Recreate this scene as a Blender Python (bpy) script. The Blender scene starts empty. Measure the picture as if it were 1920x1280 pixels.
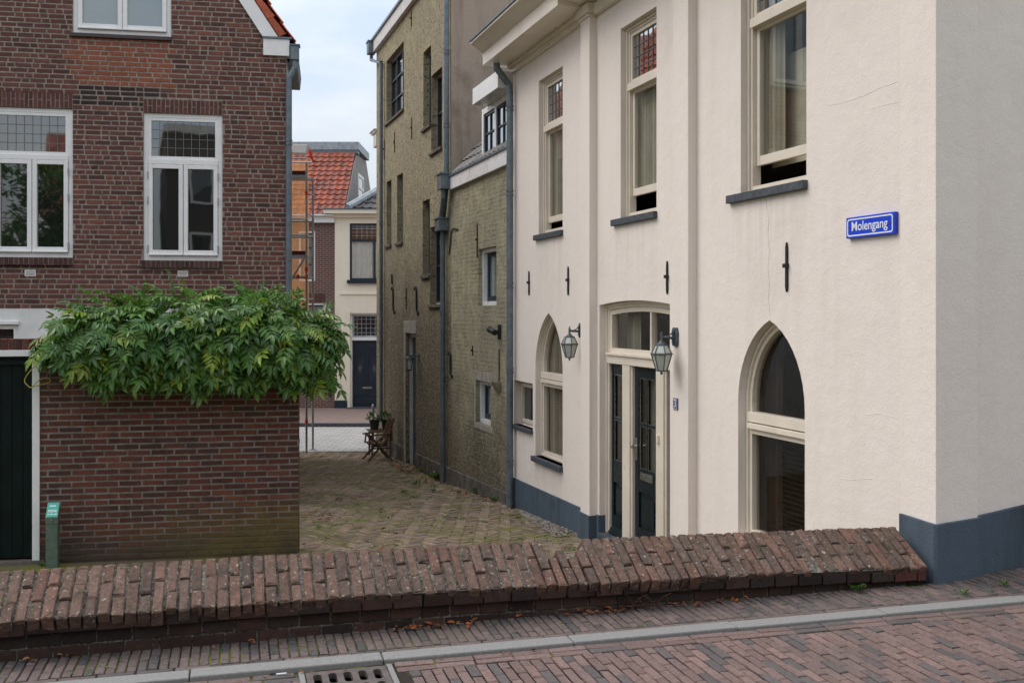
import bpy, bmesh, math, random
from mathutils import Vector, Matrix
from mathutils.geometry import tessellate_polygon
random.seed(7)
rnd = random.random
def rr(a, b): return a + (b - a) * random.random()
def jit(c, a, b):
    k = rr(a, b); return tuple(x * k * rr(.97, 1.03) for x in c)
SC = bpy.context.scene
COL = SC.collection
# ------------------------------------------------------------------ camera, sky, sun, exposure
EYE, FPX, HOR = 3.5, 1900.0, 585.0            # eye height, focal length and horizon row (of a 1920 px wide frame)
cam = bpy.data.cameras.new('camera'); cam_ob = bpy.data.objects.new('camera', cam); COL.objects.link(cam_ob)
cam_ob.location = (0, 0, EYE); cam_ob.rotation_euler = (math.radians(90), 0, 0)
cam.sensor_width = 36; cam.lens = 36 * FPX / 1920; cam.shift_y = -(640 - HOR) / 1920
cam.clip_start = 0.05; cam.clip_end = 3000
SC.camera = cam_ob
SUN_EL, SUN_AZ = math.radians(48), math.radians(-78)     # azimuth measured from +Y towards +X
world = bpy.data.worlds.new('World'); SC.world = world; world.use_nodes = True
wn, wl = world.node_tree.nodes, world.node_tree.links
wn.clear()
w_out = wn.new('ShaderNodeOutputWorld'); w_bg = wn.new('ShaderNodeBackground'); w_bg.inputs[1].default_value = 0.15
w_sky = wn.new('ShaderNodeTexSky'); w_sky.sky_type = 'NISHITA'; w_sky.sun_disc = False
w_sky.sun_elevation = SUN_EL; w_sky.sun_rotation = SUN_AZ
w_tc = wn.new('ShaderNodeTexCoord'); w_map = wn.new('ShaderNodeMapping'); w_map.inputs['Scale'].default_value = (1, 1, 2.6)
w_map.inputs['Location'].default_value = (0.35, 0.1, 0.2)
w_no = wn.new('ShaderNodeTexNoise'); w_no.inputs['Scale'].default_value = 3.2; w_no.inputs['Detail'].default_value = 7; w_no.inputs['Roughness'].default_value = 0.55
w_rm = wn.new('ShaderNodeMapRange'); w_rm.inputs[1].default_value = 0.36; w_rm.inputs[2].default_value = 0.62; w_rm.inputs[3].default_value = 0.42; w_rm.inputs[4].default_value = 1.0
w_no2 = wn.new('ShaderNodeTexNoise'); w_no2.inputs['Scale'].default_value = 6; w_no2.inputs['Detail'].default_value = 5
w_cr = wn.new('ShaderNodeMix'); w_cr.data_type = 'RGBA'; w_cr.inputs[6].default_value = (4.2, 4.5, 4.95, 1); w_cr.inputs[7].default_value = (6.4, 6.35, 6.25, 1)
w_mx = wn.new('ShaderNodeMix'); w_mx.data_type = 'RGBA'
wl.new(w_tc.outputs['Generated'], w_map.inputs[0]); wl.new(w_map.outputs[0], w_no.inputs['Vector']); wl.new(w_map.outputs[0], w_no2.inputs['Vector'])
wl.new(w_no.outputs['Fac'], w_rm.inputs[0]); wl.new(w_rm.outputs[0], w_mx.inputs[0]); wl.new(w_no2.outputs['Fac'], w_cr.inputs[0])
wl.new(w_sky.outputs[0], w_mx.inputs[6]); wl.new(w_cr.outputs[2], w_mx.inputs[7]); w_sx = wn.new('ShaderNodeSeparateXYZ'); wl.new(w_tc.outputs['Generated'], w_sx.inputs[0])
w_zr = wn.new('ShaderNodeMapRange'); wl.new(w_sx.outputs[2], w_zr.inputs[0])
for _i, _v in zip((1, 2, 3, 4), (0.05, 0.85, 0.62, 1.55)): w_zr.inputs[_i].default_value = _v
w_mul = wn.new('ShaderNodeVectorMath'); w_mul.operation = 'SCALE'; wl.new(w_mx.outputs[2], w_mul.inputs[0]); wl.new(w_zr.outputs[0], w_mul.inputs['Scale']); wl.new(w_mul.outputs[0], w_bg.inputs[0]); wl.new(w_bg.outputs[0], w_out.inputs[0])
sun = bpy.data.lights.new('sun', 'SUN'); sun.energy = 1.1; sun.angle = math.radians(40); sun.color = (1, 0.93, 0.84)
sun_ob = bpy.data.objects.new('sun', sun); COL.objects.link(sun_ob)
_sd = Vector((math.sin(SUN_AZ) * math.cos(SUN_EL), math.cos(SUN_AZ) * math.cos(SUN_EL), math.sin(SUN_EL)))
sun_ob.rotation_euler = _sd.to_track_quat('Z', 'Y').to_euler()
SC.view_settings.view_transform = 'Standard'; SC.view_settings.look = 'None'; SC.view_settings.exposure = 0.55; SC.view_settings.gamma = 1
SC.render.engine = 'CYCLES'; SC.cycles.use_denoising = True; SC.cycles.max_bounces = 7; SC.cycles.transparent_max_bounces = 12
SC.cycles.caustics_reflective = False; SC.cycles.caustics_refractive = False
# ------------------------------------------------------------------ materials
def lin(*c): return tuple(((x / 255) / 12.92 if x / 255 <= 0.04045 else ((x / 255 + 0.055) / 1.055) ** 2.4) for x in c)
class NT:
    def __init__(s, name):
        s.m = bpy.data.materials.new(name); s.m.use_nodes = True
        s.n, s.l = s.m.node_tree.nodes, s.m.node_tree.links
        s.b = s.n['Principled BSDF']; s.o = s.n['Material Output']
        s.tc = s.n.new('ShaderNodeTexCoord'); s.vec = s.tc.outputs['Object']
    def node(s, t, **k):
        n = s.n.new(t)
        for a, v in k.items(): setattr(n, a, v)
        return n
    def put(s, sock, v):
        if hasattr(v, 'node'): s.l.new(v, sock)
        elif isinstance(v, tuple) and len(v) == 3 and sock.type == 'RGBA': sock.default_value = (*v, 1)
        else: sock.default_value = v
    def scaled(s, sx, sy, sz):
        n = s.node('ShaderNodeMapping'); s.l.new(s.vec, n.inputs[0]); n.inputs['Scale'].default_value = (sx, sy, sz); return n.outputs[0]
    def noise(s, scale, detail=4, rough=0.55, vec=None, dist=0.0):
        n = s.node('ShaderNodeTexNoise'); n.inputs['Scale'].default_value = scale; n.inputs['Detail'].default_value = detail
        n.inputs['Roughness'].default_value = rough; n.inputs['Distortion'].default_value = dist; s.l.new(vec or s.vec, n.inputs['Vector']); return n.outputs['Fac']
    def rng(s, v, a, b, c=0.0, d=1.0):
        n = s.node('ShaderNodeMapRange'); s.put(n.inputs[0], v)
        for i, x in zip((1, 2, 3, 4), (a, b, c, d)): n.inputs[i].default_value = x
        return n.outputs[0]
    def mix(s, f, a, b, mode='MIX'):
        n = s.node('ShaderNodeMix', data_type='RGBA', blend_type=mode); s.put(n.inputs[0], f); s.put(n.inputs[6], a); s.put(n.inputs[7], b); return n.outputs[2]
    def math(s, op, a, b=0.0, c=0.0):
        n = s.node('ShaderNodeMath', operation=op); s.put(n.inputs[0], a); s.put(n.inputs[1], b); s.put(n.inputs[2], c); return n.outputs[0]
    def attr(s, name='tint'):
        n = s.node('ShaderNodeAttribute', attribute_name=name); return n.outputs['Color']
    def planar(s, t):
        n = s.node('ShaderNodeVectorMath', operation='DOT_PRODUCT'); s.l.new(s.vec, n.inputs[0]); n.inputs[1].default_value = (t[0], t[1], 0)
        z = s.node('ShaderNodeSeparateXYZ'); s.l.new(s.vec, z.inputs[0])
        c = s.node('ShaderNodeCombineXYZ'); s.l.new(n.outputs['Value'], c.inputs[0]); s.l.new(z.outputs[2], c.inputs[1]); return c.outputs[0]
    def brick(s, vec, c1, c2, mortar, w=0.22, h=0.065, ms=0.009):
        n = s.node('ShaderNodeTexBrick'); s.l.new(vec, n.inputs['Vector'])
        for k, v in (('Color1', c1), ('Color2', c2), ('Mortar', mortar)): s.put(n.inputs[k], v)
        n.inputs['Scale'].default_value = 1; n.inputs['Brick Width'].default_value = w; n.inputs['Row Height'].default_value = h
        n.inputs['Mortar Size'].default_value = ms; n.inputs['Mortar Smooth'].default_value = 0.2; n.inputs['Bias'].default_value = 0.0
        return n.outputs['Color'], n.outputs['Fac']
    def bump(s, h, strength=0.5, dist=0.01, prev=None):
        n = s.node('ShaderNodeBump'); n.inputs['Strength'].default_value = strength; n.inputs['Distance'].default_value = dist
        s.l.new(h, n.inputs['Height'])
        if prev is not None: s.l.new(prev, n.inputs['Normal'])
        s.l.new(n.outputs[0], s.b.inputs['Normal']); return n.outputs[0]
    def done(s, col=None, rough=0.6, spec=0.5, metal=0.0):
        if col is not None: s.put(s.b.inputs['Base Color'], col)
        s.put(s.b.inputs['Roughness'], rough); s.b.inputs['Specular IOR Level'].default_value = spec; s.b.inputs['Metallic'].default_value = metal
        return s.m
def simple(name, col, rough=0.5, spec=0.5, metal=0.0, var=0.18, vscale=6, bump=0.0, bscale=60):
    t = NT(name)
    dark = tuple(c * (1 - var * 1.6) for c in col); light = tuple(min(1, c * (1 + var * 0.5)) for c in col)
    c = t.mix(t.rng(t.noise(vscale, 5), 0.3, 0.7), dark, light)
    if bump: t.bump(t.noise(bscale, 3), bump, 0.004)
    r = t.rng(t.noise(vscale * 2.3, 3), 0.3, 0.7, max(0.03, rough - 0.08), min(1, rough + 0.1))
    return t.done(c, r, spec, metal)
def tinted(name, rough=0.8, spot=None, spot_scale=8, spot_rng=(0.6, 0.72), spot2=None, spot2_scale=20, spot2_rng=(0.68, 0.75), bscale=90, bstr=0.5, spec=0.3, foot=False):
    """Fired-clay material: colour of each brick from the mesh's own 'tint' colours, with weathering on top."""
    t = NT(name); c = t.attr()
    c = t.mix(t.rng(t.noise(45, 4), 0.3, 0.7, 0.0, 0.45), c, (0, 0, 0))
    if spot: c = t.mix(t.rng(t.noise(spot_scale, 6, 0.6), *spot_rng), c, spot)
    if spot2: c = t.mix(t.rng(t.noise(spot2_scale, 4, 0.6), *spot2_rng), c, spot2)
    if foot: c = damp_foot(t, c)
    t.bump(t.noise(bscale, 5, 0.65), bstr, 0.006)
    return t.done(c, rough, spec)
def damp_foot(t, c):
    h = t.node('ShaderNodeSeparateXYZ'); t.l.new(t.vec, h.inputs[0]); z = t.math('SUBTRACT', h.outputs[2], t.math('MULTIPLY', t.noise(2.2, 5, .6), 0.45))
    c = t.mix(t.rng(z, 0.16, -0.12, 0, .9), c, (0.062, 0.05, 0.036))
    side = t.math('MULTIPLY', t.rng(h.outputs[0], -.6, 1.0), t.rng(z, .5, .05)); return t.mix(t.math('MULTIPLY', side, t.rng(t.noise(3, 6, .65), .36, .6, 0, .75)), c, (0.15, 0.115, 0.035))
def stucco(name, col, dirt, grain=160, gstr=0.35, streak=0.25, stains=()):
    t = NT(name)
    st = t.noise(1.0, 6, 0.6, t.scaled(5, 5, 0.5))
    c = t.mix(t.rng(st, 0.5, 0.8, 0, streak), col, dirt)
    c = t.mix(t.rng(t.noise(1.3, 5), 0.55, 0.8, 0, streak * 1.3), c, dirt)
    c = t.mix(t.rng(t.noise(30, 4), 0.7, 0.74, 0, 0.18), c, dirt)
    if stains:      # rain runs under the sills and grime above the plinth: (u0, u1, z top, length, strength)
        pv = t.node('ShaderNodeSeparateXYZ'); t.l.new(t.planar(CW.t), pv.inputs[0]); run = t.rng(t.noise(1.0, 5, .7, t.scaled(14, 14, .6)), .38, .66)
        blot = t.rng(t.noise(4, 6, .65), .42, .62)
        for u0, u1, z1, ln, sg in stains:
            fu_ = t.math('MULTIPLY', t.rng(pv.outputs[0], u0, u0 + .05), t.rng(pv.outputs[0], u1, u1 - .05))
            fz_ = t.math('MULTIPLY', t.rng(pv.outputs[1], z1 + .01, z1), t.rng(pv.outputs[1], z1 - ln, z1, 0, 1))
            c = t.mix(t.math('MULTIPLY', t.math('MULTIPLY', fu_, fz_), t.math('MULTIPLY', run if sg > 0 else blot, abs(sg))), c, dirt)
    b1 = t.bump(t.noise(grain, 3, 0.6), gstr, 0.012)
    t.bump(t.noise(7, 4), 0.35, 0.02, b1)
    return t.done(c, 0.9, 0.2)
def dark_glass(name, base=(0.012, 0.013, 0.013), refl=0.16):
    t = NT(name); n, l = t.n, t.l
    d = t.node('ShaderNodeBsdfDiffuse'); d.inputs[0].default_value = (*base, 1)
    g = t.node('ShaderNodeBsdfGlossy'); g.inputs['Roughness'].default_value = 0.02; g.inputs[0].default_value = (0.95, 0.97, 0.97, 1)
    lw = t.node('ShaderNodeLayerWeight'); f = t.math('MULTIPLY_ADD', t.math('POWER', lw.outputs['Facing'], 4.0), 0.8, refl)
    bp = t.node('ShaderNodeBump'); bp.inputs['Strength'].default_value = 0.03; bp.inputs['Distance'].default_value = 0.02; l.new(t.noise(2.5, 1), bp.inputs['Height']); l.new(bp.outputs[0], g.inputs['Normal'])
    m = t.node('ShaderNodeMixShader'); l.new(f, m.inputs[0]); l.new(d.outputs[0], m.inputs[1]); l.new(g.outputs[0], m.inputs[2]); l.new(m.outputs[0], t.o.inputs[0])
    return t.m
def clear_glass(name, tint=(0.9, 0.93, 0.9), refl=0.09):
    t = NT(name); n, l = t.n, t.l
    d = t.node('ShaderNodeBsdfTransparent'); d.inputs[0].default_value = (*tint, 1)
    g = t.node('ShaderNodeBsdfGlossy'); g.inputs['Roughness'].default_value = 0.015
    lw = t.node('ShaderNodeLayerWeight'); f = t.math('MULTIPLY_ADD', t.math('POWER', lw.outputs['Facing'], 4.0), 0.8, refl)
    m = t.node('ShaderNodeMixShader'); l.new(f, m.inputs[0]); l.new(d.outputs[0], m.inputs[1]); l.new(g.outputs[0], m.inputs[2]); l.new(m.outputs[0], t.o.inputs[0])
    return t.m
MAT = {}
MAT['brick_house'] = tinted('house_brick', 0.85, (0.03, 0.018, 0.016), 5, (0.58, 0.8), (0.3, 0.27, 0.24), 26, (0.7, 0.78))
MAT['brick_garden'] = tinted('garden_brick', 0.85, (0.022, 0.013, 0.012), 4, (0.55, 0.8), (0.32, 0.28, 0.24), 30, (0.69, 0.76))
MAT['brick_foot'] = tinted('garden_brick_damp', 0.85, (0.022, 0.013, 0.012), 4, (0.55, 0.8), (0.32, 0.28, 0.24), 30, (0.69, 0.76), foot=True)
MAT['coping'] = tinted('coping_brick', 0.92, (0.06, 0.045, 0.034), 13, (0.5, 0.74), (0.33, 0.29, 0.22), 38, (0.62, 0.68), 55, 1.0)
MAT['street_brick'] = tinted('street_brick', 0.62, (0.095, 0.078, 0.07), 2.2, (0.5, 0.8), (0.24, 0.20, 0.17), 60, (0.68, 0.75), 110, 0.35, 0.4)
MAT['alley_brick'] = tinted('alley_brick', 0.85, (0.16, 0.145, 0.06), 1.6, (0.44, 0.66), (0.11, 0.125, 0.03), 8, (0.56, 0.68), 60, 0.6)
MAT['mortar'] = simple('mortar', (0.32, 0.27, 0.232), 0.95, 0.1, var=0.25, vscale=14, bump=0.6, bscale=120)
MAT['mortar_dark'] = simple('weathered_mortar', (0.25, 0.225, 0.195), 0.95, 0.1, var=0.35, vscale=9, bump=0.7, bscale=90)
def _mf():
    t = NT('damp_mortar'); c = t.mix(t.rng(t.noise(9, 5), .3, .7), (0.14, 0.125, 0.105), (0.27, 0.24, 0.21)); c = damp_foot(t, c); t.bump(t.noise(90, 4), .7, .005); return t.done(c, .95, .1)
MAT['mortar_foot'] = _mf()
def _mo():
    t = NT('lichened_mortar'); c = t.mix(t.rng(t.noise(55, 5, .65), .4, .62), (0.06, 0.052, 0.042), (0.27, 0.25, 0.215)); c = t.mix(t.rng(t.noise(6, 5), .55, .7), c, (0.06, 0.055, 0.035)); t.bump(t.noise(110, 4), .9, .01); return t.done(c, .95, .1)
MAT['mortar_old'] = _mo()
def _joint():
    t = NT('mossy_joint'); c = t.mix(t.rng(t.noise(3.5, 5), 0.46, 0.62), (0.04, 0.033, 0.026), (0.14, 0.18, 0.025)); t.bump(t.noise(60, 4), 0.8, 0.01); return t.done(c, 0.95, 0.1)
MAT['joint'] = _joint()
def _ajoint():
    t = NT('moss_and_soil'); c = t.mix(t.rng(t.noise(1.3, 6), 0.42, 0.58), (0.14, 0.11, 0.08), (0.15, 0.15, 0.045)); t.bump(t.noise(40, 4), 0.9, 0.015); return t.done(c, 0.95, 0.1)
MAT['alley_joint'] = _ajoint()
MAT['soil'] = simple('soil', (0.05, 0.04, 0.03), 0.95, 0.1, var=0.4, vscale=8, bump=0.9, bscale=30)
MAT['cream'] = stucco('cream_stucco', (0.79, 0.712, 0.645), (0.52, 0.45, 0.39), 75, 0.28, 0.13)
MAT['cream_front'] = MAT['cream']
MAT['plinth'] = stucco('blue_grey_plinth', (0.078, 0.105, 0.135), (0.035, 0.04, 0.045), 80, 0.5, 0.8)
MAT['cream_paint'] = simple('cream_paint', (0.74, 0.66, 0.55), 0.35, 0.5, var=0.06, vscale=3)
MAT['white_paint'] = simple('white_paint', (0.80, 0.79, 0.78), 0.3, 0.5, var=0.05, vscale=3)
MAT['grey_paint'] = simple('grey_white_paint', (0.60, 0.58, 0.55), 0.5, 0.4, var=0.15, vscale=5)
MAT['white_brick'] = simple('white_painted_brick', (0.74, 0.74, 0.72), 0.7, 0.3, var=0.1, vscale=4, bump=1.0, bscale=14)
MAT['bluestone'] = simple('bluestone_sill', (0.075, 0.085, 0.10), 0.6, 0.4, var=0.3, vscale=18, bump=0.4, bscale=70)
MAT['zinc'] = simple('zinc', (0.155, 0.19, 0.215), 0.48, 0.5, metal=0.35, var=0.2, vscale=9, bump=0.1)
MAT['zinc_light'] = simple('zinc_light', (0.36, 0.40, 0.43), 0.5, 0.5, metal=0.3, var=0.2, vscale=6)
MAT['lead'] = simple('lead_came', (0.17, 0.17, 0.17), 0.5, 0.4, var=0.1)
MAT['iron'] = simple('wrought_iron', (0.02, 0.021, 0.024), 0.55, 0.4, var=0.3, vscale=20, bump=0.4)
MAT['rusty_iron'] = simple('rusty_iron', (0.09, 0.045, 0.025), 0.8, 0.2, var=0.4, vscale=20, bump=0.4)
MAT['lantern_metal'] = simple('lantern_paint', (0.07, 0.09, 0.105), 0.5, 0.5, var=0.25, vscale=25)
MAT['frosted'] = simple('frosted_glass', (0.50, 0.52, 0.47), 0.25, 0.6, var=0.1, vscale=8)
MAT['door_green'] = simple('dark_green_paint', (0.004, 0.011, 0.010), 0.45, 0.2, var=0.2, vscale=4)
MAT['door_blue'] = simple('blue_black_paint', (0.009, 0.017, 0.021), 0.3, 0.3, var=0.15, vscale=4)
MAT['steel'] = simple('brushed_steel', (0.55, 0.55, 0.54), 0.3, 0.5, metal=1.0, var=0.1)
MAT['galv'] = simple('galvanised_tube', (0.36, 0.36, 0.36), 0.4, 0.5, metal=0.7, var=0.2, vscale=15)
MAT['wood'] = simple('weathered_teak', (0.15, 0.085, 0.05), 0.75, 0.3, var=0.35, vscale=18)
MAT['pane'] = dark_glass('dark_pane')
MAT['pane_bright'] = dark_glass('net_curtained_pane', (0.16, 0.19, 0.19), 0.2)
MAT['glass'] = clear_glass('clear_pane', refl=0.17)
MAT['glass_low'] = clear_glass('shaded_clear_pane', (0.7, 0.7, 0.68), 0.05)
MAT['pane_mirror'] = dark_glass('leaded_pane', (0.02, 0.02, 0.02), 0.55)
MAT['curtain'] = simple('beige_curtain', (0.55, 0.49, 0.38), 0.9, 0.1, var=0.1)
MAT['curtain_white'] = simple('white_curtain', (0.8, 0.8, 0.79), 0.9, 0.1, var=0.06)
MAT['blind'] = simple('wooden_blind', (0.07, 0.035, 0.024), 0.5, 0.4, var=0.2)
MAT['interior'] = simple('room_wall', (0.42, 0.36, 0.29), 0.9, 0.1)
MAT['granite'] = simple('granite_kerb', (0.235, 0.23, 0.22), 0.8, 0.3, var=0.12, vscale=60, bump=0.3, bscale=120)
MAT['cast_iron'] = simple('cast_iron', (0.15, 0.125, 0.115), 0.6, 0.4, metal=0.4, var=0.25, vscale=14, bump=0.3)
MAT['black'] = simple('black_void', (0.006, 0.006, 0.006), 0.9, 0.1)
MAT['sign_blue'] = simple('sign_blue', (0.008, 0.055, 0.62), 0.35, 0.5, var=0.05)
MAT['sign_white'] = simple('sign_white', (0.82, 0.84, 0.86), 0.4, 0.5, var=0.02)
MAT['number_blue'] = simple('enamel_blue', (0.012, 0.025, 0.17), 0.25, 0.6, var=0.1)
MAT['post_green'] = simple('post_green', (0.115, 0.165, 0.125), 0.5, 0.4, var=0.2, vscale=14)
MAT['post_teal'] = simple('post_teal', (0.085, 0.47, 0.37), 0.45, 0.4, var=0.08)
MAT['cord'] = simple('yellow_cord', (0.42, 0.40, 0.06), 0.6, 0.3)
MAT['pot'] = simple('grey_plant_pot', (0.05, 0.056, 0.054), 0.7, 0.3)
MAT['red_plastic'] = simple('red_plastic', (0.75, 0.035, 0.01), 0.5, 0.4)
MAT['deck_red'] = simple('deck_red', (0.08, 0.012, 0.02), 0.6, 0.3)
MAT['tile_red'] = tinted('red_clay_tile', 0.6, (0.12, 0.03, 0.018), 3, (0.5, 0.75), None, bscale=40, bstr=0.3, spec=0.4)
MAT['tile_dark'] = tinted('dark_clay_tile', 0.45, (0.02, 0.02, 0.02), 3, (0.5, 0.75), None, bscale=40, bstr=0.3, spec=0.5)
MAT['grey_render'] = stucco('grey_render', (0.34, 0.32, 0.30), (0.2, 0.19, 0.175), 60, 0.3, 0.6)
MAT['far_cream'] = stucco('far_cream_stucco', (0.84, 0.77, 0.63), (0.48, 0.42, 0.33), 60, 0.2, 0.2)
MAT['navy'] = simple('navy_paint', (0.014, 0.026, 0.042), 0.4, 0.5, var=0.15)
def _net():
    t = NT('orange_net'); l = t.l
    t.done((0.92, 0.42, 0.17), 0.8, 0.1)
    tr = t.node('ShaderNodeBsdfTransparent'); tl = t.node('ShaderNodeBsdfTranslucent'); tl.inputs[0].default_value = (0.95, 0.48, 0.2, 1)
    a = t.node('ShaderNodeAddShader'); a2 = t.node('ShaderNodeMixShader'); a2.inputs[0].default_value = 0.5
    l.new(t.b.outputs[0], a2.inputs[1]); l.new(tl.outputs[0], a2.inputs[2])
    m = t.node('ShaderNodeMixShader'); m.inputs[0].default_value = 0.6; l.new(tr.outputs[0], m.inputs[1]); l.new(a2.outputs[0], m.inputs[2]); l.new(m.outputs[0], t.o.inputs[0]); return t.m
MAT['net'] = _net()
def _leaf(name, rough=0.27, trans=(0.12, 0.22, 0.02)):
    t = NT(name); l = t.l; c = t.attr()
    c2 = t.mix(t.rng(t.noise(30, 3), 0.3, 0.7, 0, 0.4), c, (0.006, 0.014, 0.005))
    t.done(c2, rough, 0.5); t.bump(t.noise(120, 2), 0.25, 0.003)
    tl = t.node('ShaderNodeBsdfTranslucent'); l.new(t.mix(0.5, c, trans), tl.inputs[0])
    m = t.node('ShaderNodeMixShader'); m.inputs[0].default_value = 0.28; l.new(t.b.outputs[0], m.inputs[1]); l.new(tl.outputs[0], m.inputs[2]); l.new(m.outputs[0], t.o.inputs[0]); return t.m
MAT['leaf'] = _leaf('leaf')
MAT['dead_leaf'] = tinted('dead_leaf', 0.7, bscale=60, bstr=0.2)
MAT['gravel'] = tinted('gravel', 0.9, bscale=60, bstr=0.3)
MAT['stem'] = simple('vine_bark', (0.06, 0.045, 0.032), 0.9, 0.2, var=0.3, vscale=20, bump=0.7)
# ------------------------------------------------------------------ frames and mesh helpers
class Fr:
    """A vertical facade plane: origin on plan, unit direction u along the wall, outward normal n."""
    def __init__(s, o, t, n):
        s.o = Vector((o[0], o[1], 0)); s.t = Vector((t[0], t[1], 0)).normalized(); s.n = Vector((n[0], n[1], 0)).normalized()
    def pt(s, u, z, n=0.0):
        p = s.o + s.t * u + s.n * n; return Vector((p.x, p.y, z))
    def pix(s, px, py, n=0.0):
        d = Vector(((px - 960) / FPX, 1, -(py - HOR) / FPX))
        k = (s.o + s.n * n).dot(s.n) / Vector((d.x, d.y, 0)).dot(s.n)
        p = d * k; return ((Vector((p.x, p.y, 0)) - s.o).dot(s.t), EYE + p.z)
    def U(s, px, n=0.0): return s.pix(px, HOR, n)[0]
    def Zp(s, px, py, n=0.0): return s.pix(px, py, n)[1]
WF = Fr((0, 0), (1, 0), (0, -1))
class MB:
    def __init__(s): s.v = []; s.f = []; s.mi = []; s.c = []
    def add(s, pts, faces, mi=0, col=None):
        b = len(s.v); s.v.extend(Vector(p) for p in pts)
        for f in faces: s.f.append([b + i for i in f]); s.mi.append(mi); s.c.append(col)
    def poly(s, pts, mi=0, col=None): s.add(pts, [list(range(len(pts)))], mi, col)
    def hexa(s, p, mi=0, col=None): s.add(p, [(0, 1, 2, 3), (4, 7, 6, 5), (0, 4, 5, 1), (1, 5, 6, 2), (2, 6, 7, 3), (3, 7, 4, 0)], mi, col)
    def box(s, F, u0, u1, z0, z1, n0, n1, mi=0, col=None):
        s.hexa([F.pt(u0, z0, n0), F.pt(u1, z0, n0), F.pt(u1, z1, n0), F.pt(u0, z1, n0), F.pt(u0, z0, n1), F.pt(u1, z0, n1), F.pt(u1, z1, n1), F.pt(u0, z1, n1)], mi, col)
    def ring(s, F, u0, u1, z0, z1, w, n0, n1, wb=None, wt=None, mi=0):
        wb = w if wb is None else wb; wt = w if wt is None else wt; e = 0.002
        s.box(F, u0, u0 + w, z0, z1, n0, n1, mi); s.box(F, u1 - w, u1, z0, z1, n0, n1, mi)
        s.box(F, u0 + w, u1 - w, z1 - wt, z1, n0 + e, n1 - e, mi); s.box(F, u0 + w, u1 - w, z0, z0 + wb, n0 + e, n1 - e, mi)
    def prism(s, F, poly, n0, n1, mi=0, col=None):
        k = len(poly); a = [F.pt(u, z, n0) for u, z in poly]; b = [F.pt(u, z, n1) for u, z in poly]
        s.add(a + b, [tuple(range(k)), tuple(range(2 * k - 1, k - 1, -1))] + [(i, (i + 1) % k, k + (i + 1) % k, k + i) for i in range(k)], mi, col)
    def tube(s, path, r, seg=10, mi=0, col=None, caps=True):
        path = [Vector(p) for p in path]; n = len(path); b = len(s.v); up = None
        for i, p in enumerate(path):
            d = (path[min(i + 1, n - 1)] - path[max(i - 1, 0)]).normalized()
            if up is None: up = Vector((1, 0, 0)) if abs(d.x) < 0.9 else Vector((0, 1, 0))
            a = (up - d * up.dot(d)).normalized(); c = d.cross(a); up = a
            q = r[i] if isinstance(r, (list, tuple)) else r
            for k in range(seg):
                t = 2 * math.pi * k / seg; s.v.append(p + a * math.cos(t) * q + c * math.sin(t) * q)
        for i in range(n - 1):
            for k in range(seg):
                s.f.append([b + i * seg + k, b + i * seg + (k + 1) % seg, b + (i + 1) * seg + (k + 1) % seg, b + (i + 1) * seg + k]); s.mi.append(mi); s.c.append(col)
        if caps:
            s.f.append([b + k for k in range(seg)][::-1]); s.mi.append(mi); s.c.append(col)
            s.f.append([b + (n - 1) * seg + k for k in range(seg)]); s.mi.append(mi); s.c.append(col)
    def lathe(s, c, prof, seg=16, mi=0, rot=0.0, col=None):
        """prof: list of (radius, z) from the bottom up, about a vertical axis through c"""
        b = len(s.v); c = Vector(c)
        for r, z in prof:
            for k in range(seg):
                t = 2 * math.pi * k / seg + rot; s.v.append(c + Vector((r * math.cos(t), r * math.sin(t), z)))
        for i in range(len(prof) - 1):
            for k in range(seg):
                s.f.append([b + i * seg + k, b + i * seg + (k + 1) % seg, b + (i + 1) * seg + (k + 1) % seg, b + (i + 1) * seg + k]); s.mi.append(mi); s.c.append(col)
        s.f.append([b + k for k in range(seg)][::-1]); s.mi.append(mi); s.c.append(col)
        s.f.append([b + (len(prof) - 1) * seg + k for k in range(seg)]); s.mi.append(mi); s.c.append(col)
    def holed(s, F, outline, holes, n, depth, mi=0, rmi=None):
        """flat wall with openings and reveals running back by depth"""
        loops = [[Vector((u, z, 0)) for u, z in outline]] + [[Vector((u, z, 0)) for u, z in h] for h in holes]
        flat = [p for L in loops for p in L]
        tri = tessellate_polygon(loops)
        s.add([F.pt(p.x, p.y, n) for p in flat], [tuple(t) for t in tri], mi)
        for h in holes:
            for i in range(len(h)):
                a, b = h[i], h[(i + 1) % len(h)]
                s.poly([F.pt(*a, n), F.pt(*b, n), F.pt(*b, n - depth), F.pt(*a, n - depth)], mi if rmi is None else rmi)
    def paver(s, c, ax, ay, az, lx, ly, lz, col, bev=0.004, jit=0.0015, mi=0):
        """one brick with a chamfered top; c = centre of its top face"""
        P = []
        for inset, h in ((0, -lz), (0, -bev), (bev, 0)):
            for sx, sy in ((-1, -1), (1, -1), (1, 1), (-1, 1)):
                P.append(c + ax * (sx * (lx / 2 - inset) + rr(-jit, jit)) + ay * (sy * (ly / 2 - inset) + rr(-jit, jit)) + az * (h + rr(-jit, jit)))
        s.add(P, [(0, 1, 5, 4), (1, 2, 6, 5), (2, 3, 7, 6), (3, 0, 4, 7), (4, 5, 9, 8), (5, 6, 10, 9), (6, 7, 11, 10), (7, 4, 8, 11), (8, 9, 10, 11)], mi, col)
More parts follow.
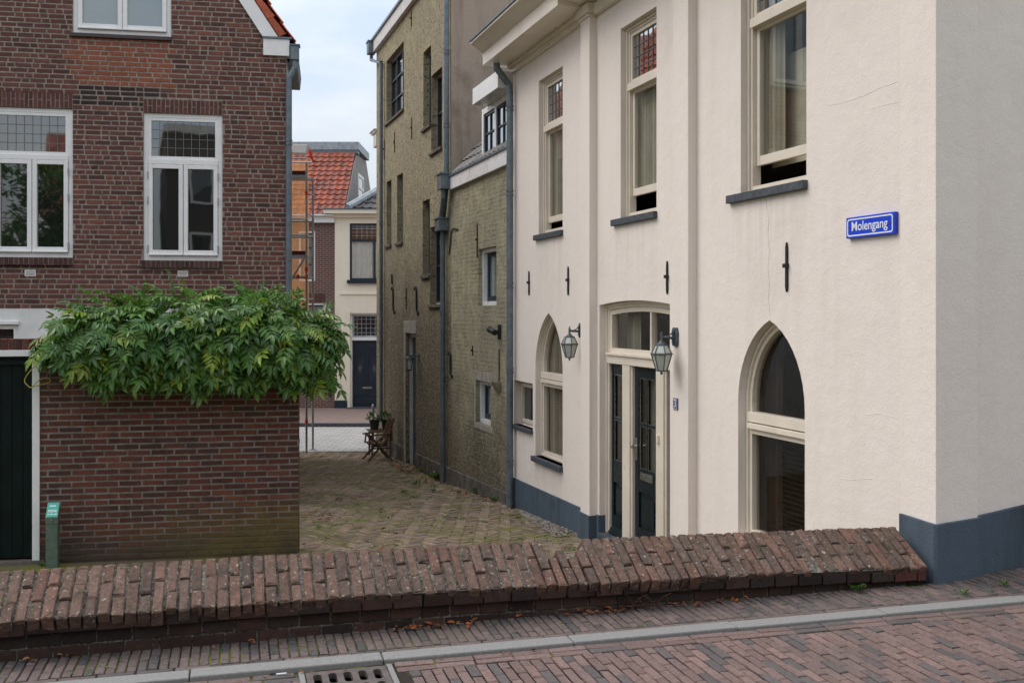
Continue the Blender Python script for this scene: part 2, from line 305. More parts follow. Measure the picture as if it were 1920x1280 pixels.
    def build(s, name, mats, parent=None, smooth=False, bevel=0.0, fix=True, label=None):
        me = bpy.data.meshes.new(name)
        o = bpy.data.objects.new(name, me); COL.objects.link(o)
        off = Vector((0, 0, 0)); p = parent
        while p is not None: off = off + Vector(p.location); p = p.parent
        me.from_pydata([tuple(v - off) for v in s.v], [], s.f)
        for m in (mats if isinstance(mats, (list, tuple)) else [mats]): me.materials.append(MAT[m] if isinstance(m, str) else m)
        me.polygons.foreach_set('material_index', s.mi)
        if any(c is not None for c in s.c):
            at = me.color_attributes.new('tint', 'FLOAT_COLOR', 'CORNER'); buf = []
            for f, c in zip(s.f, s.c): buf.extend((*(c or (0.3, 0.3, 0.3)), 1.0) * len(f))
            at.data.foreach_set('color', buf)
        if fix:
            bm = bmesh.new(); bm.from_mesh(me); bmesh.ops.recalc_face_normals(bm, faces=bm.faces); bm.to_mesh(me); bm.free()
        if smooth: me.polygons.foreach_set('use_smooth', [True] * len(me.polygons))
        me.update()
        if bevel:
            md = o.modifiers.new('bevel', 'BEVEL'); md.width = bevel; md.segments = 2; md.limit_method = 'ANGLE'; md.angle_limit = math.radians(50)
        if parent is not None: o.parent = parent
        if label: o['label'] = label
        return o
def thing(name, loc, label, cat, group=None):
    o = bpy.data.objects.new(name, None); COL.objects.link(o); o.location = loc; o.empty_display_size = 0.1
    return tag(o, label, cat, group)
def tag(o, label, cat, group=None, kind=None):
    o['label'] = label; o['category'] = cat
    if group: o['group'] = group
    if kind: o['kind'] = kind
    return o
def struct(mb, name, mats, label, cat, kind='structure', **k):
    o = mb.build(name, mats, None, **k); o['kind'] = kind; return tag(o, label, cat)
def copy_tree(o, parent=None):
    c = o.copy(); COL.objects.link(c)
    if parent is not None: c.parent = parent
    for ch in list(o.children): copy_tree(ch, c)
    return c
def arc(u0, u1, zs, rise, n=10):
    """points of a segmental arch from (u1, zs) over to (u0, zs)"""
    w = (u1 - u0) / 2; R = (w * w + rise * rise) / (2 * rise); a = math.asin(min(1, w / R)); m = (u0 + u1) / 2
    return [(m + R * math.sin(a * (1 - 2 * i / n)), zs + rise - R + R * math.cos(a * (1 - 2 * i / n))) for i in range(n + 1)]
def gothic(u0, u1, zs, za, n=9):
    """points of a pointed arch from (u1, zs) up to the apex and down to (u0, zs)"""
    w = u1 - u0; h = za - zs; R = (h * h + w * w / 4) / w; m = (u0 + u1) / 2; amax = math.atan2(h, R - w / 2)
    right = [(u1 - R + R * math.cos(amax * i / n), zs + R * math.sin(amax * i / n)) for i in range(n + 1)]
    return right + [(2 * m - u, z) for u, z in reversed(right[:-1])]
def inset(poly, d):
    c = [Vector((u, z)) for u, z in poly]; k = len(c)
    area = sum(c[i].x * c[(i + 1) % k].y - c[(i + 1) % k].x * c[i].y for i in range(k)); sg = 1 if area > 0 else -1
    out = []
    for i in range(k):
        a, b, e = c[i - 1], c[i], c[(i + 1) % k]
        d1 = (b - a).normalized(); d2 = (e - b).normalized(); n1 = Vector((-d1.y, d1.x)) * sg; n2 = Vector((-d2.y, d2.x)) * sg
        m = (n1 + n2); m = m / max(0.35, m.length_squared / 2) / 1.0 if m.length > 1e-6 else n1
        out.append((b.x + m.x * d, b.y + m.y * d))
    return out
def band(mb, F, poly, d, n0, n1, mi=0):
    """frame that follows a closed outline, d wide, between depths n0 (back) and n1 (front)"""
    inn = inset(poly, d); k = len(poly)
    for i in range(k):
        j = (i + 1) % k
        mb.hexa([F.pt(*poly[i], n0), F.pt(*poly[j], n0), F.pt(*inn[j], n0), F.pt(*inn[i], n0), F.pt(*poly[i], n1), F.pt(*poly[j], n1), F.pt(*inn[j], n1), F.pt(*inn[i], n1)], mi)
    return inn
def rect(u0, u1, z0, z1): return [(u0, z0), (u1, z0), (u1, z1), (u0, z1)]
def brickwork(mb, F, ulo, uhi, z0, z1, holes, course, L, joint, proud, base, colf, mode='wild', n=0.0, mi=0):
    """ulo/uhi: functions of z; each brick a chamfered face standing proud of the mortar plane"""
    row = 0; z = z0
    while z < z1 - 0.01:
        zb = min(z + course - joint, z1); zc = (z + zb) / 2
        a, b = ulo(zc), uhi(zc)
        u = a - (rnd() * L if mode == 'wild' else (row % 2) * L / 2)
        runs = 0
        while u < b:
            if mode == 'wild':
                full = rnd() < 0.62 if runs < 3 else False
                runs = runs + 1 if full else 0
                l = (L if full else L * 0.5) * rr(0.95, 1.04)
            else: l = L * rr(0.985, 1.015)
            segs = [(max(u, a), min(u + l - joint, b))]
            for hu0, hu1, hz0, hz1 in holes:
                if hz0 < zc < hz1:
                    nx = []
                    for p, q in segs:
                        if q <= hu0 or p >= hu1: nx.append((p, q)); continue
                        if p < hu0: nx.append((p, hu0))
                        if q > hu1: nx.append((hu1, q))
                    segs = nx
            for p, q in segs:
                if q - p < 0.02: continue
                e = 0.004; jt = 0.0025
                J = lambda: rr(-jt, jt)
                pr = proud * rr(0.5, 1.3); c = colf((p + q) / 2, zc)
                o_ = [(p + J(), z + J()), (q + J(), z + J()), (q + J(), zb + J()), (p + J(), zb + J())]
                i_ = [(o_[0][0] + e, o_[0][1] + e), (o_[1][0] - e, o_[1][1] + e), (o_[2][0] - e, o_[2][1] - e), (o_[3][0] + e, o_[3][1] - e)]
                P = [F.pt(*x, n - 0.003) for x in o_] + [F.pt(*x, n + pr) for x in i_]
                mb.add(P, [(0, 1, 5, 4), (1, 2, 6, 5), (2, 3, 7, 6), (3, 0, 4, 7), (4, 5, 6, 7)], mi, c)
            u += l
        z += course; row += 1
def soldiers(mb, F, u0, u1, z0, z1, n0, n1, pitch, colf, joint=0.015, mi=0, split=False):
    k = max(1, round((u1 - u0) / pitch)); w = (u1 - u0) / k
    for i in range(k):
        a, b = u0 + i * w + joint / 2, u0 + (i + 1) * w - joint / 2
        cuts = [z0, z1] if not split or i % 2 == 0 else [z0, (z0 + z1) / 2, z1]
        for q in range(len(cuts) - 1):
            mb.box(F, a, b, cuts[q] + (joint / 2 if q else 0), cuts[q + 1] - (joint / 2 if q < len(cuts) - 2 else 0), n0, n1 + rr(-0.003, 0.004), mi, colf(a, z0))
def tiles(mb, o, du, dv, dn, wu, wv, nu, nv, colf, mi=0, amp=0.035):
    """pantile roof: o = lower corner, du along the eave, dv up the slope, dn outward"""
    o = Vector(o)
    for j in range(nv):
        for i in range(nu):
            c = colf(); lift = 0.03 + rr(0, 0.012); q = o + du * (i * wu) + dv * (j * wv); P = []
            prof = [(0, 0.5), (0.12, 1.0), (0.28, 0.55), (0.5, 0.0), (0.75, 0.05), (1.0, 0.5)]
            for v, h in ((-0.02, lift), (wv + 0.02, 0.0)):
                for a, b in prof: P.append(q + du * (a * wu) + dv * v + dn * (b * amp + h))
            for a, b in prof: P.append(q + du * (a * wu) + dv * -0.02 + dn * (b * amp + lift - 0.03))
            k = len(prof)
            mb.add(P, [(x, x + 1, k + x + 1, k + x) for x in range(k - 1)] + [(x, x + 1, 2 * k + x + 1, 2 * k + x) for x in range(k - 1)], mi, c)
def curtain(mb, F, u0, u1, z0, z1, n, waves=None, amp=0.025, mi=0):
    k = waves or max(3, int(abs(u1 - u0) / 0.07)); m = k * 6
    us = [(u0 + (u1 - u0) * i / m, n + amp * math.sin(2 * math.pi * i / 6 + 0.6 * math.sin(i * 0.7))) for i in range(m + 1)]
    mb.add([F.pt(u, z0, q) for u, q in us] + [F.pt(u, z1, q) for u, q in us], [(i, i + 1, m + 2 + i, m + 1 + i) for i in range(m)], mi)
def pipe(mb, path, r, clips=()):
    mb.tube(path, r, 12)
    for c in clips:
        c = Vector(c)
        for dz in (-0.03, 0.03): mb.tube([c + Vector((0, 0, dz - 0.012)), c + Vector((0, 0, dz + 0.012))], r * 1.2, 12)
#---GROUND
# ------------------------------------------------------------------ ground, street, alley
ALLEY = [(0, 0.86), (6, 0.84), (9, 0.80), (11.6, 0.745), (13, 0.645), (15.7, 0.50), (19.5, 0.21), (22, 0.10), (25, 0.0), (400, 0.0)]
def gz(y):
    for (a, za), (b, zb) in zip(ALLEY, ALLEY[1:]):
        if y <= b: return za + (zb - za) * max(0, (y - a)) / (b - a)
    return 0.0
ST = 1.68
CW = Fr((2.845, 6.8), (-0.33, 1), (-1, -0.33))          # alley face of the cream house (pilaster plane); its wall lies 0.1 m behind
CFR = Fr((2.845, 6.8), (1, 0.52), (0.52, -1))           # street face of the cream house
LH = Fr((-3.451, 15.5), (5.5, 1), (1, -5.5))            # brick house gable front
GW = Fr((-2.442, 11.6), (5.5, 1), (1, -5.5))            # garden wall
LW = Fr((-2.667, 5.28), (5.413, 1.54), (1.54, -5.413))  # low wall along the street
KB = Fr((-2.033, 5.05), (5.328, 1.47), (1.47, -5.328))  # back edge of the kerb
FS = Fr((0, 36), (1, 0), (0, -1))                       # houses across the far street
W0 = -0.10
def xy(F, u, n=0.0): return F.pt(u, 0, n)
ground = MB(); ground.poly([(-600, -600, -0.3), (600, -600, -0.3), (600, 900, -0.3), (-600, 900, -0.3)])
struct(ground, 'ground', 'soil', 'bare brown earth under and around the paved streets', 'ground')
# raised street embankment: bed for pavers
bed = MB(); RZ_ = ST - 0.012
p = [xy(LW, -30, -0.05), xy(LW, 40, -0.05)]
bp_ = [(p[0].x, p[0].y), (p[1].x, p[1].y), (60, -14), (-60, -14)]; bh_ = [xy(KB, a, b).to_2d() for a, b in ((0.98, .155), (1.38, .155), (1.38, .565), (0.98, .565))]
_L = [[Vector((x, y, 0)) for x, y in bp_], [Vector((q.x, q.y, 0)) for q in bh_]]
bed.add([(q.x, q.y, ST - 0.021) for l in _L for q in l], [tuple(t) for t in tessellate_polygon(_L)])
bed.add([(p[0].x, p[0].y, ST - 0.021), (p[1].x, p[1].y, ST - 0.021), (60, -14, ST - 0.021), (-60, -14, ST - 0.021), (p[0].x, p[0].y, -0.4), (p[1].x, p[1].y, -0.4), (60, -14, -0.4), (-60, -14, -0.4)],
        [(0, 4, 5, 1), (2, 6, 7, 3)])
def _wn(u):
    q = KB.pt(u, 0); a = (LW.o - q).dot(LW.n) / KB.n.dot(LW.n); b = (CFR.o - q).dot(CFR.n) / KB.n.dot(CFR.n); return a if u < 4.9 else max(-6, b)
for k in range(60):
    ua, ub = -2.2 + k * .195, -2.2 + (k + 1) * .195
    bed.poly([KB.pt(ua, ST - .009, _wn(ua) - .05), KB.pt(ub, ST - .009, _wn(ua if ub > 4.9 > ua else ub) - .05), KB.pt(ub, ST - .009, -.001), KB.pt(ua, ST - .009, -.001)])
    if ub < .93 or ua > 1.45: bed.poly([KB.pt(ua, RZ_ - .009, .27), KB.pt(ub, RZ_ - .009, .27), KB.pt(ub, RZ_ - .009, 3.6), KB.pt(ua, RZ_ - .009, 3.6)])
struct(bed, 'street_bed', 'joint', 'mossy sand bed between the street bricks', 'ground')
def street_col():
    k = rnd(); b = rr(0.85, 1.15)
    if k < 0.18: c = (0.12, 0.102, 0.10)
    elif k < 0.30: c = (0.235, 0.15, 0.13)
    else: c = (0.205, 0.135, 0.12)
    return tuple(x * b for x in c)
def field(mb, F, u0, u1, n0, n1, pu, pn, z, colf, nmax=None, nmin=None, jointw=0.0075, tilt=0.02, zj=0.003):
    """running bond with the long side across the street (along n)"""
    k = int((u1 - u0) / pu)
    for i in range(k):
        u = u0 + i * pu; hi = nmax(u) if nmax else n1; lo = nmin(u) if nmin else n0
        v = n0 - pn * (0.5 * (i % 2) + rr(-0.03, 0.03)) - pn
        while v < hi:
            a, b = max(v, lo), min(v + pn, hi); v += pn
            if b - a < 0.03: continue
            c = F.pt(u + pu / 2, z + rr(-zj, zj), (a + b) / 2); az = (Vector((0, 0, 1)) + F.t * rr(-tilt, tilt) + F.n * rr(-tilt, tilt)).normalized()
            mb.paver(c, F.t, F.n, az, pu - jointw, b - a - jointw, 0.05, colf())
def row_along(mb, F, u0, u1, n0, w, L, z, colf):
    u = u0
    while u < u1:
        c = F.pt(u + L / 2, z + rr(-0.002, 0.002), n0 + w / 2); mb.paver(c, F.t, F.n, Vector((0, 0, 1)), L - 0.007, w - 0.007, 0.05, colf()); u += L * rr(0.97, 1.03)
# pavement between the low wall and the kerb, running on along the cream house
pav = MB(); pavz = ST
def pcol(): c = street_col(); g_ = sum(c) / 3; return tuple(x * 0.6 + g_ * 0.25 for x in c)
def wall_n(u):     # distance (along KB normal, negative = away from the camera) from the kerb back edge to the low wall's foot or the cream house
    q = KB.pt(u, 0)
    a = (LW.o - q).dot(LW.n) / KB.n.dot(LW.n)
    b = (CFR.o - q).dot(CFR.n) / KB.n.dot(CFR.n)
    return a if u < 4.9 else max(-6, b)
field(pav, KB, -2.2, 9.5, -0.06, -0.066, 0.0665, 0.205, pavz, pcol, nmin=lambda u: wall_n(u) - 0.04, nmax=lambda u: -0.066) if False else None
i = 0; u = -2.2
while u < 9.5:
    lo = wall_n(u) - 0.03; v = -0.060 - 0.165 * (0.5 if i % 2 else 1.0)
    top = -0.060
    while top > lo:
        a, b = max(v, lo), top; top = v; v -= 0.165
        if b - a < 0.03: continue
        pav.paver(KB.pt(u + 0.0255, pavz + rr(-0.003, 0.003), (a + b) / 2), KB.t, KB.n, (Vector((0, 0, 1)) + KB.t * rr(-0.02, 0.02)).normalized(), 0.0435, b - a - 0.007, 0.05, pcol())
    u += 0.051; i += 1
row_along(pav, KB, -2.2, 9.5, -0.056, 0.052, 0.18, pavz, pcol)
struct(pav, 'pavement', 'street_brick', 'narrow strip of clay brick pavement between low wall and grey kerb', 'pavement')
road = MB()
RZ = ST - 0.012
def road_n1(u): return 1.02 + 0.12
field(road, KB, -2.2, 9.5, 0.27, 3.6, 0.0585, 0.175, RZ, street_col, nmin=lambda u: 0.27 if not (0.93 < u < 1.43) else 0.62, nmax=lambda u: (1.20 if u > 3.6 else 3.6))
for q, w in ((0.128, 0.066), (0.198, 0.066)):
    row_along(road, KB, -2.2, 0.80, q, w, 0.21, RZ - 0.003, street_col); row_along(road, KB, 1.43, 9.5, q, w, 0.21, RZ, street_col)
row_along(road, KB, 3.62, 9.5, 1.21, 0.064, 0.21, RZ, street_col)
struct(road, 'road', 'street_brick', 'street of reddish brown clay bricks laid across its width', 'road')
kerb = MB(); u = -4.6; zk = ST + 0.006
for L in (1.0, 1.0, 0.98, 1.03, 1.0, 0.97, 1.05, 1.0, 1.0, 1.0, 1.0, 1.0, 1.0):
    zz = zk + rr(-0.003, 0.003)
    kerb.box(KB, u + 0.003, u + L - 0.003, ST - 0.25, zz, 0.0, 0.122); u += L
o_k = struct(kerb, 'kerb', 'granite', 'pale grey granite kerb stones along the brick street', 'kerb', bevel=0.008)
strip = MB(); u = 3.7
for L in (0.9, 1.0, 1.0, 1.0, 1.0): strip.box(KB, u + 0.003, u + L - 0.003, ST - 0.2, RZ + 0.004, 1.285, 1.56); u += L
struct(strip, 'granite_strip', 'granite', 'grey granite band set flush into the brick street', 'kerb', bevel=0.006)
# the carriageway beyond the modelled bricks and behind the camera
far_road = MB(); far_road.add([(-60, -14, RZ - 0.016), (60, -14, RZ - 0.016), (60, 20, RZ - 0.016), tuple(KB.pt(9.6, RZ - 0.016, 0.3)), tuple(KB.pt(-2.2, RZ - 0.016, 3.5)), tuple(KB.pt(-20, RZ - 0.016, 0.3))], [(0, 1, 2, 3, 4, 5)])
def _fr():
    t = NT('street_paving'); c, f = t.brick(t.planar((1, 0)), (0.2, 0.12, 0.105), (0.14, 0.1, 0.09), (0.05, 0.045, 0.03), 0.21, 0.066); c2, f2 = t.brick(t.vec, (0.21, 0.125, 0.11), (0.15, 0.1, 0.095), (0.05, 0.045, 0.03), 0.21, 0.066, 0.006); return t.done(c2, 0.7, 0.3)
MAT['street_paving'] = _fr()
struct(far_road, 'street', 'street_paving', 'brick street surface running on behind the viewer', 'road')
# alley paving: herringbone at 45 degrees with a mossy bed
abed = MB(); ys = [4.0, 6, 9, 11.6, 13, 15.7, 19.5, 22, 25, 25.6]
for a, b in zip(ys, ys[1:]): abed.poly([(-14, a, gz(a) - 0.014), (9, a, gz(a) - 0.014), (9, b, gz(b) - 0.014), (-14, b, gz(b) - 0.014)])
struct(abed, 'alley_bed', 'alley_joint', 'moss and sand showing between the alley bricks', 'ground')
alley = MB(); BL, BW = 0.216, 0.054
def in_alley(x, y):
    if y < 9.4 or y > 25.4: return False
    if (Vector((x, y, 0)) - CW.o).dot(CW.n) < W0 + 0.03: return False
    left = -2.5 if y < 11.8 else (-2.5 - (y - 11.8) * 0.32 - 0.6)
    return x > left
def acol():
    k = rnd(); b = rr(0.8, 1.2)
    c = (0.34, 0.25, 0.19) if k < 0.5 else ((0.27, 0.205, 0.165) if k < 0.8 else (0.38, 0.27, 0.19))
    return tuple(x * b for x in c)
r2 = math.sqrt(0.5); A1 = Vector((r2, r2, 0)); A2 = Vector((-r2, r2, 0)); ORG = Vector((0, 16, 0))
for k in range(-250, 250):
    for q in range(-60, 60):
        bx, by = k * BW + q * BL, k * BW - q * BL
        for cx, cy, lx, ly in ((bx + BL / 2, by + BW / 2, BL, BW), (bx + BW / 2, by + BW + BL / 2, BW, BL)):
            p = ORG + A1 * cx + A2 * cy
            if not in_alley(p.x, p.y): continue
            if p.y > 19 and False: continue
            dz = (gz(p.y + 0.1) - gz(p.y - 0.1)) / 0.2
            az = Vector((rr(-0.035, 0.035), -dz + rr(-0.035, 0.035), 1)).normalized()
            x1 = (A1 - az * A1.dot(az)).normalized(); x2 = az.cross(x1)
            alley.paver(Vector((p.x, p.y, gz(p.y) + 0.025 * math.sin(p.x * 2.1 + p.y) * math.sin(p.y * 1.3) * 0.6 + rr(-0.006, 0.006))), x1, x2, az, lx - 0.010, ly - 0.010, 0.05, acol(), 0.005, 0.002)
struct(alley, 'alley_paving', 'alley_brick', 'worn mossy clay bricks paving the alley in herringbone', 'path', fix=False)
# far street
fst = MB(); fst.poly([(-80, 25.5, 0.002), (80, 25.5, 0.002), (80, 30.9, 0.002), (-80, 30.9, 0.002)])
def _cob():
    t = NT('grey_cobbles'); c, f = t.brick(t.vec, (0.42, 0.41, 0.40), (0.33, 0.32, 0.315), (0.28, 0.27, 0.26), 0.34, 0.24, 0.03); t.bump(t.math('SUBTRACT', 1.0, f), 0.6, 0.02); return t.done(c, 0.75, 0.3)
MAT['cobbles'] = _cob()
struct(fst, 'far_street', 'cobbles', 'grey cobbled cross street at the end of the alley', 'road')
fpv = MB(); fpv.hexa([(-80, 31.05, -0.2), (80, 31.05, -0.2), (80, 36.1, -0.2), (-80, 36.1, -0.2), (-80, 31.05, 0.10), (80, 31.05, 0.10), (80, 36.1, 0.10), (-80, 36.1, 0.10)])
def _fpv():
    t = NT('far_paving'); c, f = t.brick(t.vec, (0.27, 0.19, 0.165), (0.2, 0.15, 0.135), (0.12, 0.10, 0.09), 0.21, 0.07, 0.008); return t.done(c, 0.8, 0.3)
MAT['far_paving'] = _fpv()
struct(fpv, 'far_pavement', 'far_paving', 'pinkish brick pavement in front of the far houses', 'pavement')
fk = MB(); fk.hexa([(-80, 30.9, -0.2), (80, 30.9, -0.2), (80, 31.05, -0.2), (-80, 31.05, -0.2), (-80, 30.9, 0.11), (80, 30.9, 0.11), (80, 31.05, 0.11), (-80, 31.05, 0.11)])
struct(fk, 'far_kerb', 'bluestone', 'dark stone kerb across the far street', 'kerb')
# storm drain
DR = thing('storm_drain', KB.pt(1.18, RZ, 0.34), 'rusty cast iron street drain with two rows of slots beside the kerb', 'drain')
g = MB(); du0, du1, dn0, dn1 = 0.975, 1.385, 0.15, 0.57
zt = RZ - 0.004
us = [du0, ] ; nslot = 5; sw = 0.042; gap = (du1 - du0 - nslot * sw) / (nslot + 1)
edges_u = []
for k in range(nslot): edges_u.append((du0 + gap + k * (sw + gap), du0 + gap + k * (sw + gap) + sw))
rows = [(dn0 + 0.04, dn0 + 0.18), (dn0 + 0.215, dn0 + 0.355)]
Hz = Fr((0, 0), (1, 0), (0, 1))
def flat_holes():
    def loop(pts): return [Vector((a, b, 0)) for a, b in pts]
    holes = []
    for (a, b) in edges_u:
        for (c, d) in rows:
            r = sw / 2; m = (a + b) / 2; pts = []
            for k in range(7): t = math.pi * k / 6; pts.append((m + r * math.cos(t), d - r + r * math.sin(t)))
            for k in range(7): t = math.pi + math.pi * k / 6; pts.append((m + r * math.cos(t), c + r + r * math.sin(t)))
            holes.append(pts)
    outer = [(du0, dn0), (du1, dn0), (du1, dn1), (du0, dn1)]
    loops = [loop(outer)] + [loop(h) for h in holes]; allp = [q for L in loops for q in L]; tri = tessellate_polygon(loops)
    g.add([KB.pt(q.x, zt, q.y) for q in allp], [tuple(t) for t in tri])
    for h in holes + [outer]:
        for k in range(len(h)):
            a, b = h[k], h[(k + 1) % len(h)]; g.poly([KB.pt(a[0], zt, a[1]), KB.pt(b[0], zt, b[1]), KB.pt(b[0], zt - 0.03, b[1]), KB.pt(a[0], zt - 0.03, a[1])])
flat_holes(); g.build('grate', 'cast_iron', DR)
g = MB()
for a in (du0 - 0.035, du1 + 0.004): g.box(KB, a, a + 0.028, RZ - 0.15, RZ + 0.002, dn0 - 0.005, dn1 + 0.03)
g.box(KB, du0 - 0.003, du1 + 0.003, RZ - 0.15, RZ - 0.004, dn1 + 0.004, dn1 + 0.03)
g.build('drain_frame', 'granite', DR, bevel=0.003)
g = MB(); g.box(KB, du0, du1, RZ - 0.25, RZ - 0.20, dn0, dn1); g.build('sump', 'black', DR)
g = MB()
for k in range(26):
    c = KB.pt(rr(du0 + 0.03, du1 - 0.15), RZ - 0.03 - rr(0, 0.03), rr(dn0 + 0.04, dn0 + 0.34)); a = Vector((rr(-1, 1), rr(-1, 1), rr(-.5, .5))).normalized() * rr(0.015, 0.03); b = Vector((rr(-1, 1), rr(-1, 1), rr(-.5, .5))).normalized() * 0.012
    g.poly([c - a, c + b, c + a, c - b], 0, random.choice([(0.35, 0.1, 0.03), (0.4, 0.2, 0.08), (0.2, 0.08, 0.03)]))
g.build('leaf_litter', 'dead_leaf', DR)['kind'] = 'stuff'
#---LOWWALL
# ------------------------------------------------------------------ low brick wall with sloped coping along the street
def zlow(u):      # lower front edge of the coping
    k = u / 5.6; return 1.906 + 0.004 * k - 0.112 * k * k
def zrid(u):
    k = u / 5.6; return 2.09 + 0.0 * k - 0.085 * k * k
UEND = 5.645
lw = thing('low_brick_wall', LW.pt(2.5, ST, -0.2), 'long low brick wall with sloping brick coping along the street', 'wall')
cp = MB()
def ccol():
    k = rnd(); b = rr(0.8, 1.2)
    c = (0.175, 0.11, 0.085) if k < 0.5 else ((0.142, 0.096, 0.078) if k < 0.8 else (0.20, 0.112, 0.084))
    return tuple(x * b for x in c)
u = -1.6; i = 0; CPW = 0.0672
while u < UEND - 0.03:
    w = CPW * rr(0.94, 1.05)
    a = LW.pt(u + w / 2, zlow(u), 0.075 + 0.012 * math.sin(u * 2.3) + rr(-0.012, 0.012)); b = LW.pt(u + w / 2, zrid(u), -0.27)
    dv = b - a; Ls = dv.length; dv.normalize(); az = LW.t.cross(dv).normalized()
    if az.z < 0: az = -az
    az = (az + LW.t * rr(-0.04, 0.04)).normalized(); tx = dv.cross(az).normalized()
    long = Ls * 0.63
    lens = [long, Ls - long] if i % 2 else [Ls - long * 1.02, long * 1.02]
    gapc = 2.98 < u < 3.30          # a stretch of coping broken away at the crest
    if gapc and lens[1] < lens[0]: lens = [lens[0]]
    elif gapc: lens = [lens[0], lens[1] * rr(0.6, 0.75)]
    v = 0
    for k, l in enumerate(lens):
        c = a + dv * (v + l / 2) + az * rr(-0.007, 0.007)
        cp.paver(c, tx, dv, az, w - rr(0.009, 0.014), l - rr(0.007, 0.012), 0.09, ccol(), rr(0.005, 0.010), 0.0045); v += l
    # rounded crest and back slope brick
    if not gapc:
        cb = b + LW.n * -0.05 + Vector((0, 0, -0.035)); db = (LW.n * -1 + Vector((0, 0, -0.75))).normalized(); ab = (LW.n * -0.75 + Vector((0, 0, 1.0))).normalized()
        cp.paver(cb, tx, db, ab, w - 0.01, 0.12, 0.09, ccol(), 0.012, 0.003)
    u += w; i += 1
cpo = cp.build('coping', 'coping', lw, bevel=0.0025)
bs = MB()
core = [(0.0, -0.5), (0.012, 0)]
# core: dark mortar body
NC = 100
def notch(u): return -0.075 if 3.0 < u < 3.28 else 0.0
for k in range(NC):
    ua, ub = -1.6 + k * (UEND + 1.6) / NC, -1.6 + (k + 1) * (UEND + 1.6) / NC
    P = []
    for uu in (ua, ub):
        P += [LW.pt(uu, 0.5, 0.0), LW.pt(uu, zlow(uu) - 0.06, 0.0), LW.pt(uu, zlow(uu) - 0.007, 0.052), LW.pt(uu, zrid(uu) - 0.024 + notch(uu), -0.255), LW.pt(uu, zrid(uu) - 0.10 + notch(uu) * .5, -0.36), LW.pt(uu, 0.5, -0.36)]
    bs.add(P, [(j, (j + 1) % 6, 6 + (j + 1) % 6, 6 + j) for j in range(6)] + ([(0, 1, 2, 3, 4, 5)] if k == 0 else []) + ([(6, 7, 8, 9, 10, 11)] if k == NC - 1 else []), 1)
def bcol(u, z):
    b = rr(0.6, 1.25); c = random.choice([(0.058, 0.033, 0.026), (0.045, 0.031, 0.026), (0.07, 0.037, 0.029)]); return tuple(x * b for x in c)
u = -1.6
while u < UEND:      # corbel course right under the coping, then the foot
    l = 0.175 * rr(0.95, 1.05); e = min(u + l, UEND); z1 = zlow(u + l / 2) - 0.022; 
    bs.box(LW, u + 0.005, e - 0.005, z1 - 0.066, z1, -0.01, 0.047 + rr(-0.006, 0.006), 0, bcol(0, 0) if e < UEND - 0.1 else (0.12, 0.042, 0.032)); u += l
for r in range(5):
    u = -1.6 - (r % 2) * 0.09
    while u < UEND:
        l = 0.175 * rr(0.95, 1.05); a = max(-1.6, u); e = min(u + l, UEND); z1 = zlow(a) - 0.098 - r * 0.074
        if e - a > 0.03: bs.box(LW, a + 0.005, e - 0.005, z1 - 0.064, z1, -0.01, 0.010 + rr(-0.004, 0.004), 0, bcol(0, 0))
        u += l
bs.build('base', ['brick_garden', 'mortar_old'], lw, bevel=0.004)
#---CREAM
# ------------------------------------------------------------------ cream stucco house
ch = thing('cream_house', CW.pt(4, 0.6, -1), 'large cream stucco house with pointed arch windows, pilasters and blue grey plinth', 'house')
uE = CW.U(962, W0)                          # far end of the alley front
TOP = 8.2
def cu(px): return CW.U(px, W0)
def cz(px, py): return CW.Zp(px, py, W0)
zsoff = cz(966, 122)
# openings
wins = []
ztop_hi = (cz(1010, 152.5) + cz(1164, 54.6)) / 2
for (pl, pr, ptop, sill, trans, lite, sash, pbot) in (
        (1010, 1055, (1010, 152.5), (1055, 431), (1024, 249.6), None, (1029, 418), None),
        (1163.7, 1231, (1164, 54.6), (1231, 396), (1181, 173), None, (1187, 368), None),
        (1389, 1512, None, (1512, 337.7), (1419, 52.5), None, (1424, 310), None)):
    ub, ua = cu(pl), cu(pr); zt_ = cz(*ptop) if ptop else cz(1164, 54.6) - 0.02
    wins.append((ua, ub, cz(*sill), zt_, CW.Zp(*trans, W0 - 0.1), CW.Zp(*sash, W0 - 0.12)))
sA = (cu(1055), cu(1004), cz(1054, 874), cz(1052, 697), cz(1030, 587))
bA = (cu(1509), cu(1384), 1.42, cz(1509, 771), cz(1446, 600))
sq = (cu(999), cu(964), cz(999, 806), cz(999, 719))
dU0, dU1 = cu(1256), cu(1124); dZs = (cz(1256, 572) + cz(1124, 570)) / 2; dRise = cz(1189, 563) - dZs; dZ0 = 0.70
holes = [rect(a, b, z0, z1) for a, b, z0, z1, _, _ in wins]
def arch_poly(A): return [(A[0], A[2]), (A[1], A[2])] + gothic(A[0], A[1], A[3], A[4])
holes.append(arch_poly(sA)); holes.append(arch_poly(bA)); holes.append(rect(*sq))
holes.append([(dU0, dZ0), (dU1, dZ0)] + arc(dU0, dU1, dZs, dRise))
w = MB()
w.holed(CW, [(0.06, -0.4), (uE, -0.4), (uE, TOP), (0.06, TOP)], holes, W0, 0.16)
ch_wall = w.build('alley_wall', 'cream', ch, fix=False)
